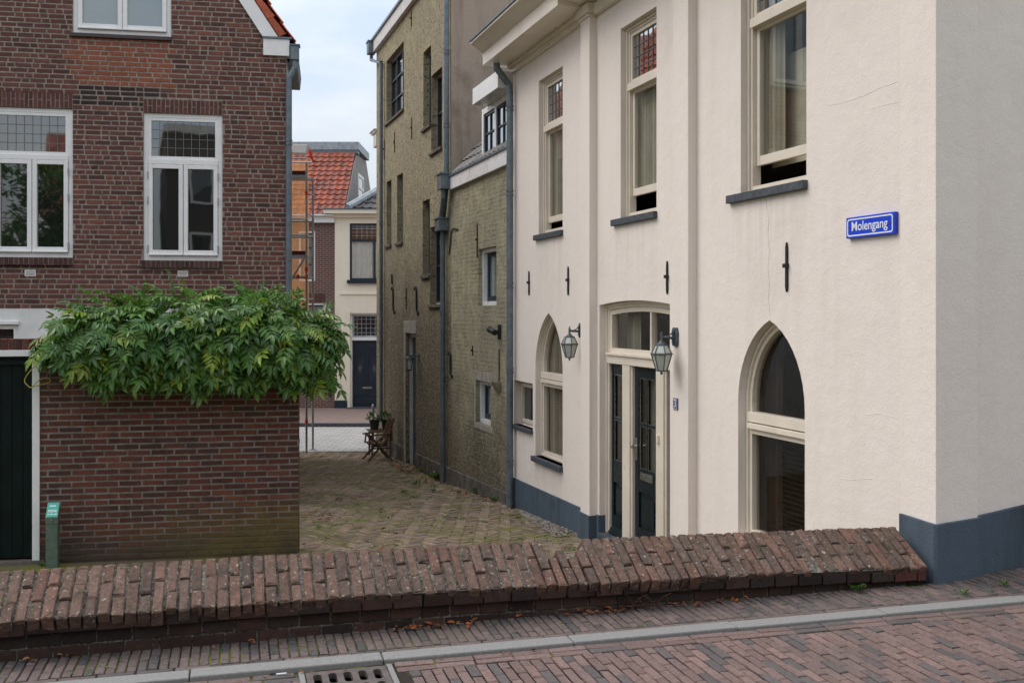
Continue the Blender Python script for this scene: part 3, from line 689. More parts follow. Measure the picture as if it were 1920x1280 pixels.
# street front with a slightly proud corner strip, closed back and lid
w = MB(); uS = CFR.U(1834)
w.box(CFR, uS, 14, ST - 2.0, TOP, -0.6, -0.07)
w.build('street_wall', 'cream_front', ch)
w = MB()
q0, q1, q2, q3 = CW.pt(uE, 0, W0), CW.pt(0, 0, W0 - 0.001), CFR.pt(14, 0, -0.6), CFR.pt(14, 0, -0.6) + CW.t * 9
w.add([(q.x, q.y, z) for z in (-0.4, TOP - 0.02) for q in (q0, q3, q2)], [(0, 1, 4, 3), (1, 2, 5, 4)])
w.poly([(q.x, q.y, TOP - 0.02) for q in (q0, q1, q2, q3)])
fl = 3.45; 
for zf in (0.62, fl, 6.9): w.poly([(q.x, q.y, zf) for q in (CW.pt(uE, 0, W0 - 0.2), CW.pt(0.3, 0, W0 - 0.2), CFR.pt(13.5, 0, -0.8), q3)])
w.poly([CW.pt(-0.2, 0, -3.2), CW.pt(uE, 0, -3.2), CW.pt(uE, TOP - .03, -3.2), CW.pt(-0.2, TOP - .03, -3.2)])
for uu in (CW.U(1290) , ): w.poly([CW.pt(uu, -.3, W0 - 0.17), CW.pt(uu, TOP - .05, W0 - 0.17), CW.pt(uu, TOP - .05, -3.2), CW.pt(uu, -.3, -3.2)])
w.build('inner_wall', 'interior', ch)
_b = CW.pt(4, 0.6, -1); _u0 = _b.dot(CW.t) - CW.o.dot(CW.t) + CW.o.dot(CW.t)
_off = CW.o.dot(CW.t) - _b.dot(CW.t)
_st = [(a - .02 + _off, b + .17 + _off, z0 - .6 - .07, 1.1, .24) for a, b, z0, z1, _, _ in wins] + [(sA[0] + _off, sA[1] + .05 + _off, sA[2] - .6 - .07, .7, .4)]
ch_wall.data.materials[0] = stucco('stained_cream_stucco', (0.79, 0.712, 0.645), (0.42, 0.35, 0.29), 75, 0.28, 0.13, _st)
# pilasters
pil = [(0.0, CW.U(1687)), (CW.U(1290), CW.U(1262)), (CW.U(1105), CW.U(1088))]
for k, (a, b) in enumerate(pil):
    m = MB()
    if k == 0:
        c0, c1 = CW.pt(0, 0, 0), CFR.pt(uS, 0, 0)
        pts = [CW.pt(CW.U(1687, -.065), 0, -.065), CW.pt(0, 0, 0), CFR.pt(uS, 0, 0), CFR.pt(uS, 0, -0.3), CW.pt(0.3, 0, -0.3), CW.pt(b, 0, -0.3)]
        n_ = len(pts); m.add([(q.x, q.y, z) for z in (ST - 1.5, TOP) for q in pts], [tuple(range(n_)), tuple(range(2 * n_ - 1, n_ - 1, -1))] + [(j, (j + 1) % n_, n_ + (j + 1) % n_, n_ + j) for j in range(n_)])
    else: m.box(CW, a, b, -0.3, TOP, W0 - 0.05, 0.0)
    m.build('pilaster', 'cream', ch, bevel=0.008)
# plinth pieces, 2 cm proud
zp0, zp1 = cz(960, 893), cz(1082, 947)
m = MB(); ua, ub = CW.U(1082, 0.015), uE
m.prism(CW, [(ua, -0.3), (ub, -0.3), (ub, zp0), (ua, zp1)], W0 - 0.02, W0 + 0.018)
m.box(CW, pil[2][0] - 0.018, ua, -0.3, CW.Zp(1090, 959), W0, 0.018)
m.box(CW, dU1 - 0.005, pil[2][0] - 0.018, -0.3, CW.Zp(1125, 966, W0), W0 - 0.1, W0 + 0.018)
zc_ = CW.Zp(1752, 983, 0.02); zl_ = CW.Zp(1687, 967, 0.02)
m.prism(CW, [(pil[0][1] + .02, 0.3), (pil[1][0], 0.3), (pil[1][0], 1.40), (pil[0][1] + .02, 1.55)], W0 - 0.02, W0 + 0.018) if False else None
pts = [CW.pt(CW.U(1685, -.045), 0, -.045), CW.pt(0, 0, 0.02) + CFR.n * 0.0, CFR.pt(-0.006, 0, 0.02), CFR.pt(uS + 0.015, 0, 0.02), CFR.pt(uS + 0.015, 0, -0.2), CW.pt(0.35, 0, -0.2), CW.pt(pil[0][1] + 0.02, 0, -0.1)]
zt_list = [zl_, zc_, zc_, zc_ + 0.008, zc_ + 0.008, zc_, zl_]
n_ = len(pts)
m.add([(q.x, q.y, 0.4) for q in pts] + [(q.x, q.y, z) for q, z in zip(pts, zt_list)], [tuple(range(n_)), tuple(range(2 * n_ - 1, n_ - 1, -1))] + [(j, (j + 1) % n_, n_ + (j + 1) % n_, n_ + j) for j in range(n_)])
zf_ = CFR.Zp(1835, 968, -0.05)
m.prism(CFR, [(uS + 0.015, 0.4), (14, 0.4), (14, zf_ + 0.9), (uS + 0.015, zf_)], -0.09, -0.045)
m.build('plinth', 'plinth', ch, bevel=0.006)
# cornice with gutter
m = MB(); uL_ = uE + 0.10
def cprof(mbx, u0, u1, ex=0.0, zb=0.0):
    prof = [(W0 - 0.02, zsoff), (0.36 + ex, zsoff - zb), (0.36 + ex, zsoff + 0.185), (0.39 + ex, zsoff + 0.20), (0.42 + ex, zsoff + 0.22), (0.52 + ex, zsoff + 0.30), (0.56 + ex, zsoff + 0.31), (0.56 + ex, zsoff + 0.345), (W0 - 0.02, zsoff + 0.345)]
    k = len(prof); mbx.add([CW.pt(u0, z, n) for n, z in prof] + [CW.pt(u1, z, n) for n, z in prof], [tuple(range(k)), tuple(range(2 * k - 1, k - 1, -1))] + [(j, (j + 1) % k, k + (j + 1) % k, k + j) for j in range(k)])
uB = CW.U(1037, 0.42)
cprof(m, uB, uL_); cprof(m, -0.6, uB - 0.002, 0.10, -0.10)
m.box(CW, pil[2][0] - 0.06, pil[2][1] + 0.06, zsoff - 0.11, zsoff + 0.01, W0, 0.05); m.box(CW, pil[2][0] - 0.02, pil[2][1] + 0.02, zsoff - 0.15, zsoff - 0.11, W0, 0.022)
m.box(CW, -0.5, pil[2][0] - 0.06, zsoff - 0.14, zsoff + 0.002, W0 - 0.02, W0 + 0.07)
m.box(CW, pil[2][1] + 0.06, uE, zsoff - 0.05, zsoff + 0.001, W0 - 0.02, W0 + 0.10); m.box(CW, pil[2][1] + 0.06, uE, zsoff - 0.12, zsoff - 0.05, W0 - 0.02, W0 + 0.055)
m.build('cornice', 'cream_paint', ch, bevel=0.004)
m = MB(); m.box(CW, uB, uL_ + 0.01, zsoff + 0.346, zsoff + 0.375, 0.15, 0.58); m.box(CW, -0.6, uB - 0.01, zsoff + 0.346, zsoff + 0.375, 0.15, 0.68)
m.box(CW, uL_ - 1.3, uL_ - 0.9, zsoff + 0.37, zsoff + 0.62, -0.1, 0.25)
m.build('gutter', 'zinc', ch)
m = MB(); px_ = CW.U(956, W0 + 0.09)
pb = CW.pt(px_, 0, W0 + 0.09)
pth = [CW.pt(px_ + 0.02, zsoff + 0.05, 0.20), CW.pt(px_ + 0.02, zsoff - 0.08, 0.19), CW.pt(px_, zsoff - 0.2, 0.10), CW.pt(px_, zsoff - 0.32, W0 + 0.10), CW.pt(px_, zsoff - 0.45, W0 + 0.09), CW.pt(px_, CW.Zp(952, 948, W0 + .09) - 0.05, W0 + 0.09)]
pipe(m, pth, 0.052, [CW.pt(px_, CW.Zp(956, y, W0 + .09), W0 + 0.09) for y in (203, 362, 535, 694, 867)])
m.build('downpipe', 'zinc', ch, smooth=False)
# windows
def bar(mb, F, u0, u1, z0, z1, n0, n1): mb.box(F, u0, u1, z0, z1, n0, n1)
for k, (ua, ub, z0, z1, ztr, zsa) in enumerate(wins):
    f = MB(); n1 = W0 - 0.085; n0 = n1 - 0.09; fw = 0.062
    f.ring(CW, ua, ub, z0, z1, fw, n0, n1); f.ring(CW, ua + 0.004, ub - 0.004, z0 + 0.004, z1 - 0.004, 0.03, n1, n1 + 0.022, 0.018)
    f.box(CW, ua + fw, ub - fw, ztr, ztr + 0.085, n0, n1 + 0.03)
    win = f.build('window', 'cream_paint', ch, bevel=0.004)
    s = MB(); s.ring(CW, ua + fw, ub - fw, ztr + 0.085, z1 - fw, 0.045, n0 + 0.02, n1 - 0.015); s.build('transom_sash', 'cream_paint', win, bevel=0.003)
    a, b, c, d = ua + fw + 0.045, ub - fw - 0.045, ztr + 0.13, z1 - fw - 0.045
    s = MB(); s.poly([CW.pt(a, c, n0 + 0.045), CW.pt(b, c, n0 + 0.045), CW.pt(b, d, n0 + 0.045), CW.pt(a, d, n0 + 0.045)]); s.build('transom_pane', 'pane_mirror', win)
    s = MB()
    for q in range(1, 6): x = a + (b - a) * q / 6; s.box(CW, x - 0.004, x + 0.004, c, d, n0 + 0.046, n0 + 0.053)
    for q in range(1, 4): z = c + (d - c) * q / 4; s.box(CW, a, b, z - 0.004, z + 0.004, n0 + 0.0465, n0 + 0.0535)
    s.build('leading', 'lead', win)
    s = MB(); s.ring(CW, ua + fw + 0.004, ub - fw - 0.004, zsa, ztr + 0.02, 0.05, n0 + 0.005, n0 + 0.05, 0.085); s.build('sash', 'cream_paint', win, bevel=0.003)
    s = MB(); a, b, c, d = ua + fw + 0.05, ub - fw - 0.05, zsa + 0.08, ztr + 0.0
    s.poly([CW.pt(a, c, n0 + 0.03), CW.pt(b, c, n0 + 0.03), CW.pt(b, d, n0 + 0.03), CW.pt(a, d, n0 + 0.03)]); s.build('pane', 'glass', win)
    s = MB(); m_ = (ub - ua) * (0.8 if k < 2 else 0.3); curtain(s, CW, ub - 0.05, ub - 0.05 - m_, zsa + 0.05, z1, n0 - 0.05)
    s.box(CW, ua + .03, ub - .03, z0 + .02, z0 + .075, n0 - .30, n0 - .004)  # beige board added to catch light in the gap below the sash
    if k == 2: s.poly([CW.pt(ua, z0 + 0.25, n0 - 0.16), CW.pt(ub, z0 + 0.25, n0 - 0.16), CW.pt(ub, z0 + 1.25, n0 - 0.16), CW.pt(ua, z0 + 1.25, n0 - 0.16)])
    s.build('curtain', 'curtain', win)
    s = MB(); s.box(CW, ua - 0.02, ub + 0.19 * (0.6 if k < 1 else 1) , z0 - 0.075, z0, W0 - 0.1, W0 + 0.05); s.build('sill', 'bluestone', win, bevel=0.006)
for k, A in enumerate((sA, bA)):
    P = arch_poly(A); n1 = W0 - 0.10; n0 = n1 - 0.08; f = MB(); fw = 0.075
    band(f, CW, P, fw, n0, n1); inn = band(f, CW, inset(P, 0.006), 0.03, n1, n1 + 0.022)
    zt_ = CW.Zp(1021, 697, n1) if k == 0 else CW.Zp(1413, 772, n1)
    f.box(CW, A[0] + fw * 0.6, A[1] - fw * 0.6, zt_ - 0.09, zt_, n0, n1 + 0.03); f.box(CW, A[0] + fw * .8, A[1] - fw * .8, zt_ - 0.15, zt_ - 0.10, n0, n1 + 0.045)
    f.box(CW, A[0] + fw * .8, A[1] - fw * .8, zt_ - 0.20, zt_ - 0.10, n0 + 0.005, n1 + 0.01)
    win = f.build('window', 'cream_paint', ch, bevel=0.004, label='pointed arch window, small' if k == 0 else 'pointed arch window, large')
    Q = inset(P, fw - 0.01); s = MB(); s.poly([CW.pt(u, z, n0 + 0.03) for u, z in Q]); s.build('pane', 'glass_low', win)
    s = MB()
    if k == 0: curtain(s, CW, A[1] - 0.04, A[0] + 0.03 + (A[1] - A[0]) * 0.25, A[2] + 0.02, A[4] - 0.1, n0 - 0.05); s.build('curtain', 'curtain', win)
    else:
        z = A[2]
        while z < zt_ - 0.1: s.hexa([CW.pt(A[0] - .1, z, n0 - 0.13), CW.pt(A[1] - .28, z, n0 - 0.13), CW.pt(A[1] - .28, z + 0.022, n0 - 0.09), CW.pt(A[0] - .1, z + 0.022, n0 - 0.09), CW.pt(A[0] - .1, z + 0.004, n0 - 0.13), CW.pt(A[1] - .28, z + 0.004, n0 - 0.13), CW.pt(A[1] - .28, z + 0.026, n0 - 0.09), CW.pt(A[0] - .1, z + 0.026, n0 - 0.09)]); z += 0.045
        s.build('blind', 'blind', win)
        s = MB(); curtain(s, CW, A[1] - 0.03, A[1] - 0.30, A[2], A[4] - 0.1, n0 - 0.10); s.build('curtain', 'blind', win)
    if k == 0: s = MB(); s.box(CW, A[0] - 0.01, A[1] + 0.05, A[2] - 0.075, A[2], W0 - 0.12, W0 + 0.06); s.build('sill', 'bluestone', win, bevel=0.006)
ua, ub, z0, z1 = sq; f = MB(); n1 = W0 - 0.11; n0 = n1 - 0.06
f.ring(CW, ua, ub, z0, z1, 0.04, n0, n1); win = f.build('window', 'cream_paint', ch, bevel=0.003, label='tiny square window')
s = MB(); s.ring(CW, ua + 0.042, ub - 0.042, z0 + 0.042, z1 - 0.042, 0.05, n0 + 0.01, n1 + 0.012); s.build('casement', 'cream_paint', win, bevel=0.003)
s = MB(); s.poly([CW.pt(a, b, n0 + 0.03) for a, b in rect(ua + .09, ub - .09, z0 + .09, z1 - .09)]); s.build('pane', 'pane', win)
s = MB(); s.box(CW, ua - 0.01, ub + 0.03, z0 - 0.06, z0, W0 - 0.1, W0 + 0.05); s.build('sill', 'bluestone', win, bevel=0.005)
# entrance
n1 = W0 - 0.10; n0 = n1 - 0.10; P = [(dU0, dZ0), (dU1, dZ0)] + arc(dU0, dU1, dZs, dRise); f = MB()
band(f, CW, P, 0.07, n0, n1); band(f, CW, inset(P, 0.005), 0.03, n1, n1 + 0.025)
ztr0 = CW.Zp(1150, 681, n1); ztr1 = ztr0 + 0.10
f.box(CW, dU0 + .06, dU1 - .06, ztr0, ztr1, n0, n1 + 0.03); f.box(CW, dU0 + .06, dU1 - .06, ztr1, ztr1 + 0.03, n0, n1 + 0.05)
pA0, pA1 = CW.U(1186, n1), CW.U(1168, n1); pB0, pB1 = CW.U(1250, n1), CW.U(1231, n1)
for a, b in ((pA0, pA1), (pB0, pB1)): f.box(CW, a, b, dZ0, ztr0, n0 + 0.002, n1 + 0.004); f.box(CW, a + 0.03, b - 0.03, dZ0, ztr0 - 0.002, n1, n1 + 0.025)
entr = f.build('door_frame', 'cream_paint', ch, bevel=0.004)
s = MB(); m_ = (dU0 + dU1) / 2; a, b = dU0 + 0.07, dU1 - 0.07; Pt = [(a, ztr1 + 0.03), (b, ztr1 + 0.03)] + arc(a, b, dZs - 0.07, dRise * 0.95)
band(s, CW, Pt, 0.055, n0 + 0.01, n1 - 0.01)
mu = CW.U(1218, n1); s.box(CW, mu - 0.02, mu + 0.02, ztr1 + 0.06, dZs + dRise - 0.12, n0 + 0.014, n1 - 0.014); s.build('fanlight_sash', 'cream_paint', entr, bevel=0.003)
s = MB(); s.poly([CW.pt(u, z, n0 + 0.04) for u, z in inset(Pt, 0.045)]); s.build('fanlight_pane', 'glass', entr)
s = MB(); curtain(s, CW, b - 0.03, b - 0.35, ztr1, dZs + .05, n0 - 0.15); s.build('fanlight_curtain', 'curtain', entr)
def panel_door(name, u0, u1, z0, z1, zl, n, cols, par, glass_top):
    """door leaf with panes above height zl and a moulded panel below"""
    st = 0.10 if u1 - u0 > 0.5 else 0.055
    d = MB(); d.ring(CW, u0, u1, z0, z1, st, n - 0.05, n, 0.22, 0.13)
    d.box(CW, u0 + st, u1 - st, zl - 0.27, zl, n - 0.048, n - 0.002)
    zm = zl + (glass_top - zl) * 0.48
    d.box(CW, u0 + st, u1 - st, zm - 0.014, zm + 0.014, n - 0.046, n - 0.004)
    for q in range(1, cols): x = u0 + st + (u1 - u0 - 2 * st) * q / cols; d.box(CW, x - 0.012, x + 0.012, zl, z1 - 0.12, n - 0.047, n - 0.005)
    d.box(CW, u0 + st, u1 - st, z0 + 0.2, zl - 0.26, n - 0.04, n - 0.025); d.box(CW, u0 + st + 0.05, u1 - st - 0.05, z0 + 0.27, zl - 0.33, n - 0.03, n - 0.012)
    d.prism(Fr(CW.pt(u0 + .01, 0, 0).to_2d(), CW.n, CW.t), [(n - 0.01, z0), (n + 0.05, z0), (n + 0.05, z0 + 0.02), (n, z0 + 0.09)], 0, u1 - u0 - 0.02)
    o = d.build(name, 'door_blue', par, bevel=0.004)
    g = MB(); g.poly([CW.pt(a, b, n - 0.03) for a, b in rect(u0 + st, u1 - st, zl - 0.01, z1 - 0.12)]); g.build('pane', 'glass', o)
    e = MB()
    for q in range(cols):
        x0 = u0 + st + (u1 - u0 - 2 * st) * q / cols + 0.013; x1 = u0 + st + (u1 - u0 - 2 * st) * (q + 1) / cols - 0.013
        for za, zb in ((zl + 0.002, zm - 0.015), (zm + 0.015, z1 - 0.132)): e.ring(CW, x0, x1, za, zb, 0.007, n - 0.02, n - 0.008)
    e.build('glazing_bead', 'steel', o)
    return o
nd = n1 - 0.03; zd0 = 0.80
zlk = CW.Zp(1200, 878, nd)
door = panel_door('door', pB1 + 0.002, pA0 - 0.002, zd0, ztr0 - 0.005, zlk, nd, 2, ch, ztr0 - 0.12)
side = panel_door('sidelight', pA1 + 0.002, dU1 - 0.072, zd0, ztr0 - 0.005, zlk, nd, 1, ch, ztr0 - 0.12)
side2 = panel_door('sidelight', dU0 + 0.072, pB0 - 0.002, zd0, ztr0 - 0.005, zlk, nd, 1, ch, ztr0 - 0.12)
s = MB(); curtain(s, CW, dU1 - 0.05, pB1 - 0.1, zlk - 0.1, ztr0, nd - 0.2, amp=0.02); s.build('door_curtain', 'curtain', entr)
s = MB(); hu = pA0 - 0.055; hz = CW.Zp(1184, 838, nd); s.box(CW, hu - 0.022, hu + 0.022, hz - 0.13, hz + 0.13, nd, nd + 0.01); s.tube([CW.pt(hu, hz + .03, nd + 0.01), CW.pt(hu, hz + .03, nd + 0.055)], 0.013, 10); s.tube([CW.pt(hu + .01, hz + .03, nd + 0.055), CW.pt(hu - 0.02, hz + .03, nd + 0.06)], 0.024, 12); s.build('door_handle', 'steel', door, bevel=0.003)
s = MB(); lu0, lu1 = CW.U(1224, nd), CW.U(1201.5, nd); lz = CW.Zp(1212, 895, nd); s.box(CW, lu0, lu1, lz - 0.045, lz + 0.045, nd - 0.002, nd + 0.008); s.box(CW, lu0 + .03, lu1 - .03, lz - 0.02, lz + 0.022, nd + 0.008, nd + 0.014); s.build('letter_slot', 'steel', door, bevel=0.003)
s = MB(); s.box(CW, dU0, dU1, 0.3, zd0 - 0.004, W0 - 0.3, W0 + 0.03); s.build('threshold', 'bluestone', ch, bevel=0.006)
s = MB(); bu = (pB0 + pB1) / 2; bz = CW.Zp(1234, 821, n1); s.box(CW, bu - 0.02 + .02, bu + 0.02 + .02, bz - 0.05, bz + 0.045, n1 + 0.02, n1 + 0.05); s.build('doorbell', 'cream_paint', ch, bevel=0.008)
# wall anchors
def anchor(F, par, px, ya, yb, n, mat='iron', r=0.013, wide=0.016):
    u, za = F.pix(px, ya, n); _, zb = F.pix(px, yb, n); zm = (za + zb) / 2 + (za - zb) * 0.03
    a = MB(); a.prism(F, [(u, zb), (u + wide, zb + 0.05), (u + wide * .8, zm), (u + wide * .7, za - 0.04), (u, za), (u - wide * .7, za - 0.04), (u - wide * .8, zm), (u - wide, zb + 0.05)], n, n + r * 1.6)
    a.box(F, u - wide * 1.5, u + wide * 1.5, zm - 0.018, zm + 0.018, n, n + r * 3.2); return a.build('wall_anchor', mat, par, bevel=0.003)
for px, ya, yb in ((993, 508, 554), (1066.5, 499, 554), (1252.5, 489, 552), (1477, 454, 548)): anchor(CW, ch, px, ya, yb, W0, wide=0.016 if px < 1100 else 0.014)
MAT['crack'] = simple('crack_shade', (0.55, 0.48, 0.42), 0.9, 0.1)
def crack(pts, n, m='crack'):
    cr = MB()
    for (a, b), (c, d) in zip(pts, pts[1:]):
        (u0, z0), (u1, z1) = CW.pix(a, b, n), CW.pix(c, d, n); cr.tube([CW.pt(u0, z0, n), CW.pt(u1, z1, n)], 0.0022 if m == 'crack' else 0.0022, 4)
    cr.build('crack', m, ch)
crack([(1436, 372), (1438, 390), (1442, 410), (1440, 440), (1443, 470), (1440, 500), (1443, 530), (1441, 560), (1444, 592)], W0)
crack([(1553, 198), (1575, 194), (1592, 189), (1620, 180), (1650, 165), (1672, 158), (1683, 153)], W0, 'cream'); crack([(1634, 204), (1655, 198), (1683, 192)], W0, 'cream')
crack([(1625, 778), (1650, 775), (1683, 783)], W0, 'cream'); crack([(1575, 897), (1600, 899), (1640, 896)], W0, 'cream')
#---CREAMTHINGS
# wall lanterns, each a thing of its own (local x = out of the wall)
def make_lantern(label):
    t = thing('wall_lantern', (0, 0, 0), label, 'lamp', 'lanterns on the cream wall')
    b = MB(); XF = Fr((0, 0), (0, 1), (1, 0))
    b.prism(XF, [(-0.045, -0.10), (0.045, -0.10), (0.068, -0.045), (0.058, 0.0), (0.068, 0.045), (0.045, 0.11), (-0.045, 0.11), (-0.068, 0.045), (-0.058, 0), (-0.068, -0.045)], 0.0, 0.028); b.prism(XF, [(-0.022, -0.07), (0.022, -0.07), (0.022, 0.08), (-0.022, 0.08)], 0.028, 0.05)
    b.build('backplate', 'lantern_metal', t, bevel=0.006)
    b = MB(); b.tube([(0.04, 0, -0.01), (0.09, 0, -0.006), (0.17, 0, 0.0)], 0.016, 10); b.tube([(0.04, 0, 0.06), (0.07, 0, 0.035), (0.10, 0, 0.012), (0.14, 0, 0.008)], 0.008, 8)
    b.lathe((0.185, 0, 0), [(0.008, 0.062), (0.012, 0.052), (0.008, 0.04), (0.018, 0.03), (0.012, 0.01), (0.02, -0.005), (0.012, -0.03), (0.022, -0.045), (0.042, -0.065), (0.05, -0.08), (0.02, -0.09)][::-1], 14)
    b.build('arm', 'lantern_metal', t, smooth=True)
    zt_, zr, zb = -0.085, -0.185, -0.375; rt, rm, rb = 0.068, 0.118, 0.062; c = Vector((0.185, 0, 0)); rot = 0.42
    def hexp(r, z): return [c + Vector((r * math.cos(rot + k * math.pi / 3), r * math.sin(rot + k * math.pi / 3), z)) for k in range(6)]
    f = MB(); T, Rm, Bm = hexp(rt, zt_), hexp(rm, zr), hexp(rb, zb)
    for k in range(6):
        for A, Bq, r in ((T, Rm, 0.007), (Rm, Bm, 0.007)): f.tube([A[k], Bq[k]], r, 6)
        for A, r in ((T, 0.008), (Rm, 0.011), (Bm, 0.008)): f.tube([A[k], A[(k + 1) % 6]], r, 6)
    f.lathe(c, [(0.012, zb - 0.045), (0.016, zb - 0.03), (0.008, zb - 0.018), (0.04, zb - 0.008), (rb, zb)], 12); f.lathe(c, [(rt, zt_ - 0.002), (rt * 0.8, zt_ + 0.012), (0.02, zt_ + 0.02)], 6, rot=rot)
    f.build('lantern_frame', 'lantern_metal', t)
    g = MB(); g.lathe(c, [(rb * .95, zb), (rm * .96, zr), (rt * .95, zt_)], 6, rot=rot); g.build('lantern_glass', 'frosted', t)
    return t
ang = math.atan2(CW.n.y, CW.n.x)
l1 = make_lantern('hanging wall lantern with frosted panes right of the door, by the blue house number')
def put_lantern(o, px, py, n):
    u, z = CW.pix(px, py, n); o.location = CW.pt(u, z, n); o.rotation_euler = (0, 0, ang); o.scale = (.9, .9, .9)
put_lantern(l1, 1268, 632, 0.0)
l2 = copy_tree(l1); put_lantern(l2, 1090.5, 620, W0); l2['label'] = 'hanging wall lantern with frosted panes beside the small pointed window'
def text_mesh(body, size, F, u, z, n, width=1.0, flip=True):
    cu_ = bpy.data.curves.new('txt', 'FONT'); cu_.body = body; cu_.size = size; cu_.align_x = 'CENTER'; cu_.align_y = 'CENTER'; cu_.extrude = 0.001; cu_.resolution_u = 4; cu_.offset = size * 0.006
    o = bpy.data.objects.new('txt', cu_); COL.objects.link(o); dg = bpy.context.evaluated_depsgraph_get(); me = bpy.data.meshes.new_from_object(o.evaluated_get(dg))
    mb = MB(); sg = -1 if flip else 1
    mb.add([F.pt(u + sg * v.co.x * width, z + v.co.y, n + v.co.z) for v in me.vertices], [tuple(p.vertices) for p in me.polygons])
    bpy.data.objects.remove(o); bpy.data.meshes.remove(me); bpy.data.curves.remove(cu_); return mb
def rrect(u0, u1, z0, z1, r, k=5):
    out = []
    for cx, cz_, a0 in ((u1 - r, z1 - r, 0), (u0 + r, z1 - r, 90), (u0 + r, z0 + r, 180), (u1 - r, z0 + r, 270)):
        for i in range(k + 1): a = math.radians(a0 + 90 * i / k); out.append((cx + r * math.cos(a), cz_ + r * math.sin(a)))
    return out
ns = W0 + 0.035
su1, su0 = CW.U(1586.5, ns), CW.U(1677, ns); sz0 = CW.Zp(1586.5, 448, ns); sz1 = CW.Zp(1586.5, 409, ns)
sg = thing('street_sign', CW.pt(su0, sz0, W0), 'blue street name sign with white border reading Molengang', 'sign')
b = MB(); b.box(CW, su0, su1, sz0, sz1, W0, ns); b.build('sign_panel', 'sign_blue', sg, bevel=0.004)
b = MB(); o1 = rrect(su0 + 0.016, su1 - 0.016, sz0 + 0.014, sz1 - 0.014, 0.022); i1 = rrect(su0 + 0.026, su1 - 0.026, sz0 + 0.024, sz1 - 0.024, 0.014)
for k in range(len(o1)): j = (k + 1) % len(o1); b.poly([CW.pt(*o1[k], ns + 0.0015), CW.pt(*o1[j], ns + 0.0015), CW.pt(*i1[j], ns + 0.0015), CW.pt(*i1[k], ns + 0.0015)])
b.build('border', 'sign_white', sg)
b = text_mesh('Molengang', (sz1 - sz0) * 0.62, CW, (su0 + su1) / 2, (sz0 + sz1) / 2 + 0.004, ns + 0.002, 0.80)
xs = [(v - CW.o).dot(CW.t) for v in b.v]; k_ = (su1 - su0) * 0.74 / (max(xs) - min(xs)); mid = (max(xs) + min(xs)) / 2
b.v = [v + CW.t * (((v - CW.o).dot(CW.t) - mid) * (k_ - 1) + ((su0 + su1) / 2 - mid)) for v in b.v]
b.build('lettering', 'sign_white', sg)
for uu in (su0 + 0.035, su1 - 0.035): b = MB(); b.tube([CW.pt(uu, (sz0 + sz1) / 2, ns), CW.pt(uu, (sz0 + sz1) / 2, ns + 0.005)], 0.005, 8); b.build('screw', 'rusty_iron', sg)
nu0, nu1 = CW.U(1272, 0.0), CW.U(1263.5, 0.0); nz0, nz1 = CW.Zp(1268, 767.5, 0.0), CW.Zp(1268, 746, 0.0)
hn = thing('house_number', CW.pt(nu0, nz0, 0.0), 'small blue enamel house number plate beside the entrance', 'sign')
b = MB(); b.box(CW, nu0, nu1, nz0, nz1, 0.0, 0.012); b.build('plate', 'number_blue', hn, bevel=0.003)
b = MB(); b.ring(CW, nu0 + .008, nu1 - .008, nz0 + .008, nz1 - .008, 0.004, 0.012, 0.0135); b.build('border', 'sign_white', hn)
text_mesh('3', (nz1 - nz0) * 0.95, CW, (nu0 + nu1) / 2, (nz0 + nz1) / 2, 0.013, 0.85).build('numeral', 'sign_white', hn)
#---OLIVE
# ------------------------------------------------------------------ olive rendered tall house and its lower annex
def _olive(name, brick, dark):
    t = NT(name)
    c = t.mix(t.rng(t.noise(5, 6, 0.65), 0.35, 0.65), (0.54, 0.50, 0.33) if brick else (0.46, 0.41, 0.26), (0.36, 0.33, 0.23) if brick else (0.31, 0.275, 0.185))
    c = t.mix(t.rng(t.noise(0.7, 5), 0.45, 0.65, 0, 0.7), c, (0.36, 0.32, 0.245))
    c = t.mix(t.rng(t.noise(1.0, 7, 0.8, t.scaled(12, 12, 19)), 0.56 if brick else 0.54, 0.64 if brick else 0.60, 0, 0.7 if brick else 0.9), c, (0.07, 0.058, 0.04))
    sep = t.node('ShaderNodeSeparateXYZ'); t.l.new(t.vec, sep.inputs[0])
    wear = t.math('ADD', sep.outputs[2], t.math('MULTIPLY', t.noise(0.9, 6, 0.6), 4.0))
    c = t.mix(t.rng(wear, dark + 2.6, dark + 0.6, 0, 0.75), c, t.mix(t.rng(t.noise(1.0, 7, 0.75, t.scaled(13, 13, 22)), 0.43, 0.56), (0.29, 0.24, 0.17), (0.06, 0.047, 0.034)))
    h = t.noise(22, 6, 0.7)
    b0 = t.bump(h, 1.0, 0.06)
    if brick:
        warp = t.node('ShaderNodeVectorMath', operation='ADD'); t.l.new(t.planar(CW.t), warp.inputs[0])
        nz = t.node('ShaderNodeTexNoise'); nz.inputs['Scale'].default_value = 5; t.l.new(t.vec, nz.inputs['Vector'])
        sc = t.node('ShaderNodeVectorMath', operation='SCALE'); t.l.new(nz.outputs['Color'], sc.inputs[0]); sc.inputs['Scale'].default_value = 0.075; t.l.new(sc.outputs[0], warp.inputs[1])
        _, f = t.brick(warp.outputs[0], (1, 1, 1), (1, 1, 1), (0, 0, 0), 0.24, 0.075, 0.012)
        t.bump(t.math('SUBTRACT', 1.0, f), 1.0, 0.05, b0)
        c = t.mix(t.math('MULTIPLY', f, t.rng(t.noise(3, 5), 0.45, 0.65, 0, 0.5)), c, (0.10, 0.085, 0.06))
    return t.done(c, 0.92, 0.15)
MAT['olive'] = _olive('olive_render', False, 4.3); MAT['olive_brick'] = _olive('olive_limed_brick', True, 1.9)
MAT['brown_render'] = stucco('brown_grey_render', (0.38, 0.31, 0.25), (0.20, 0.155, 0.12), 30, 0.6, 0.95)
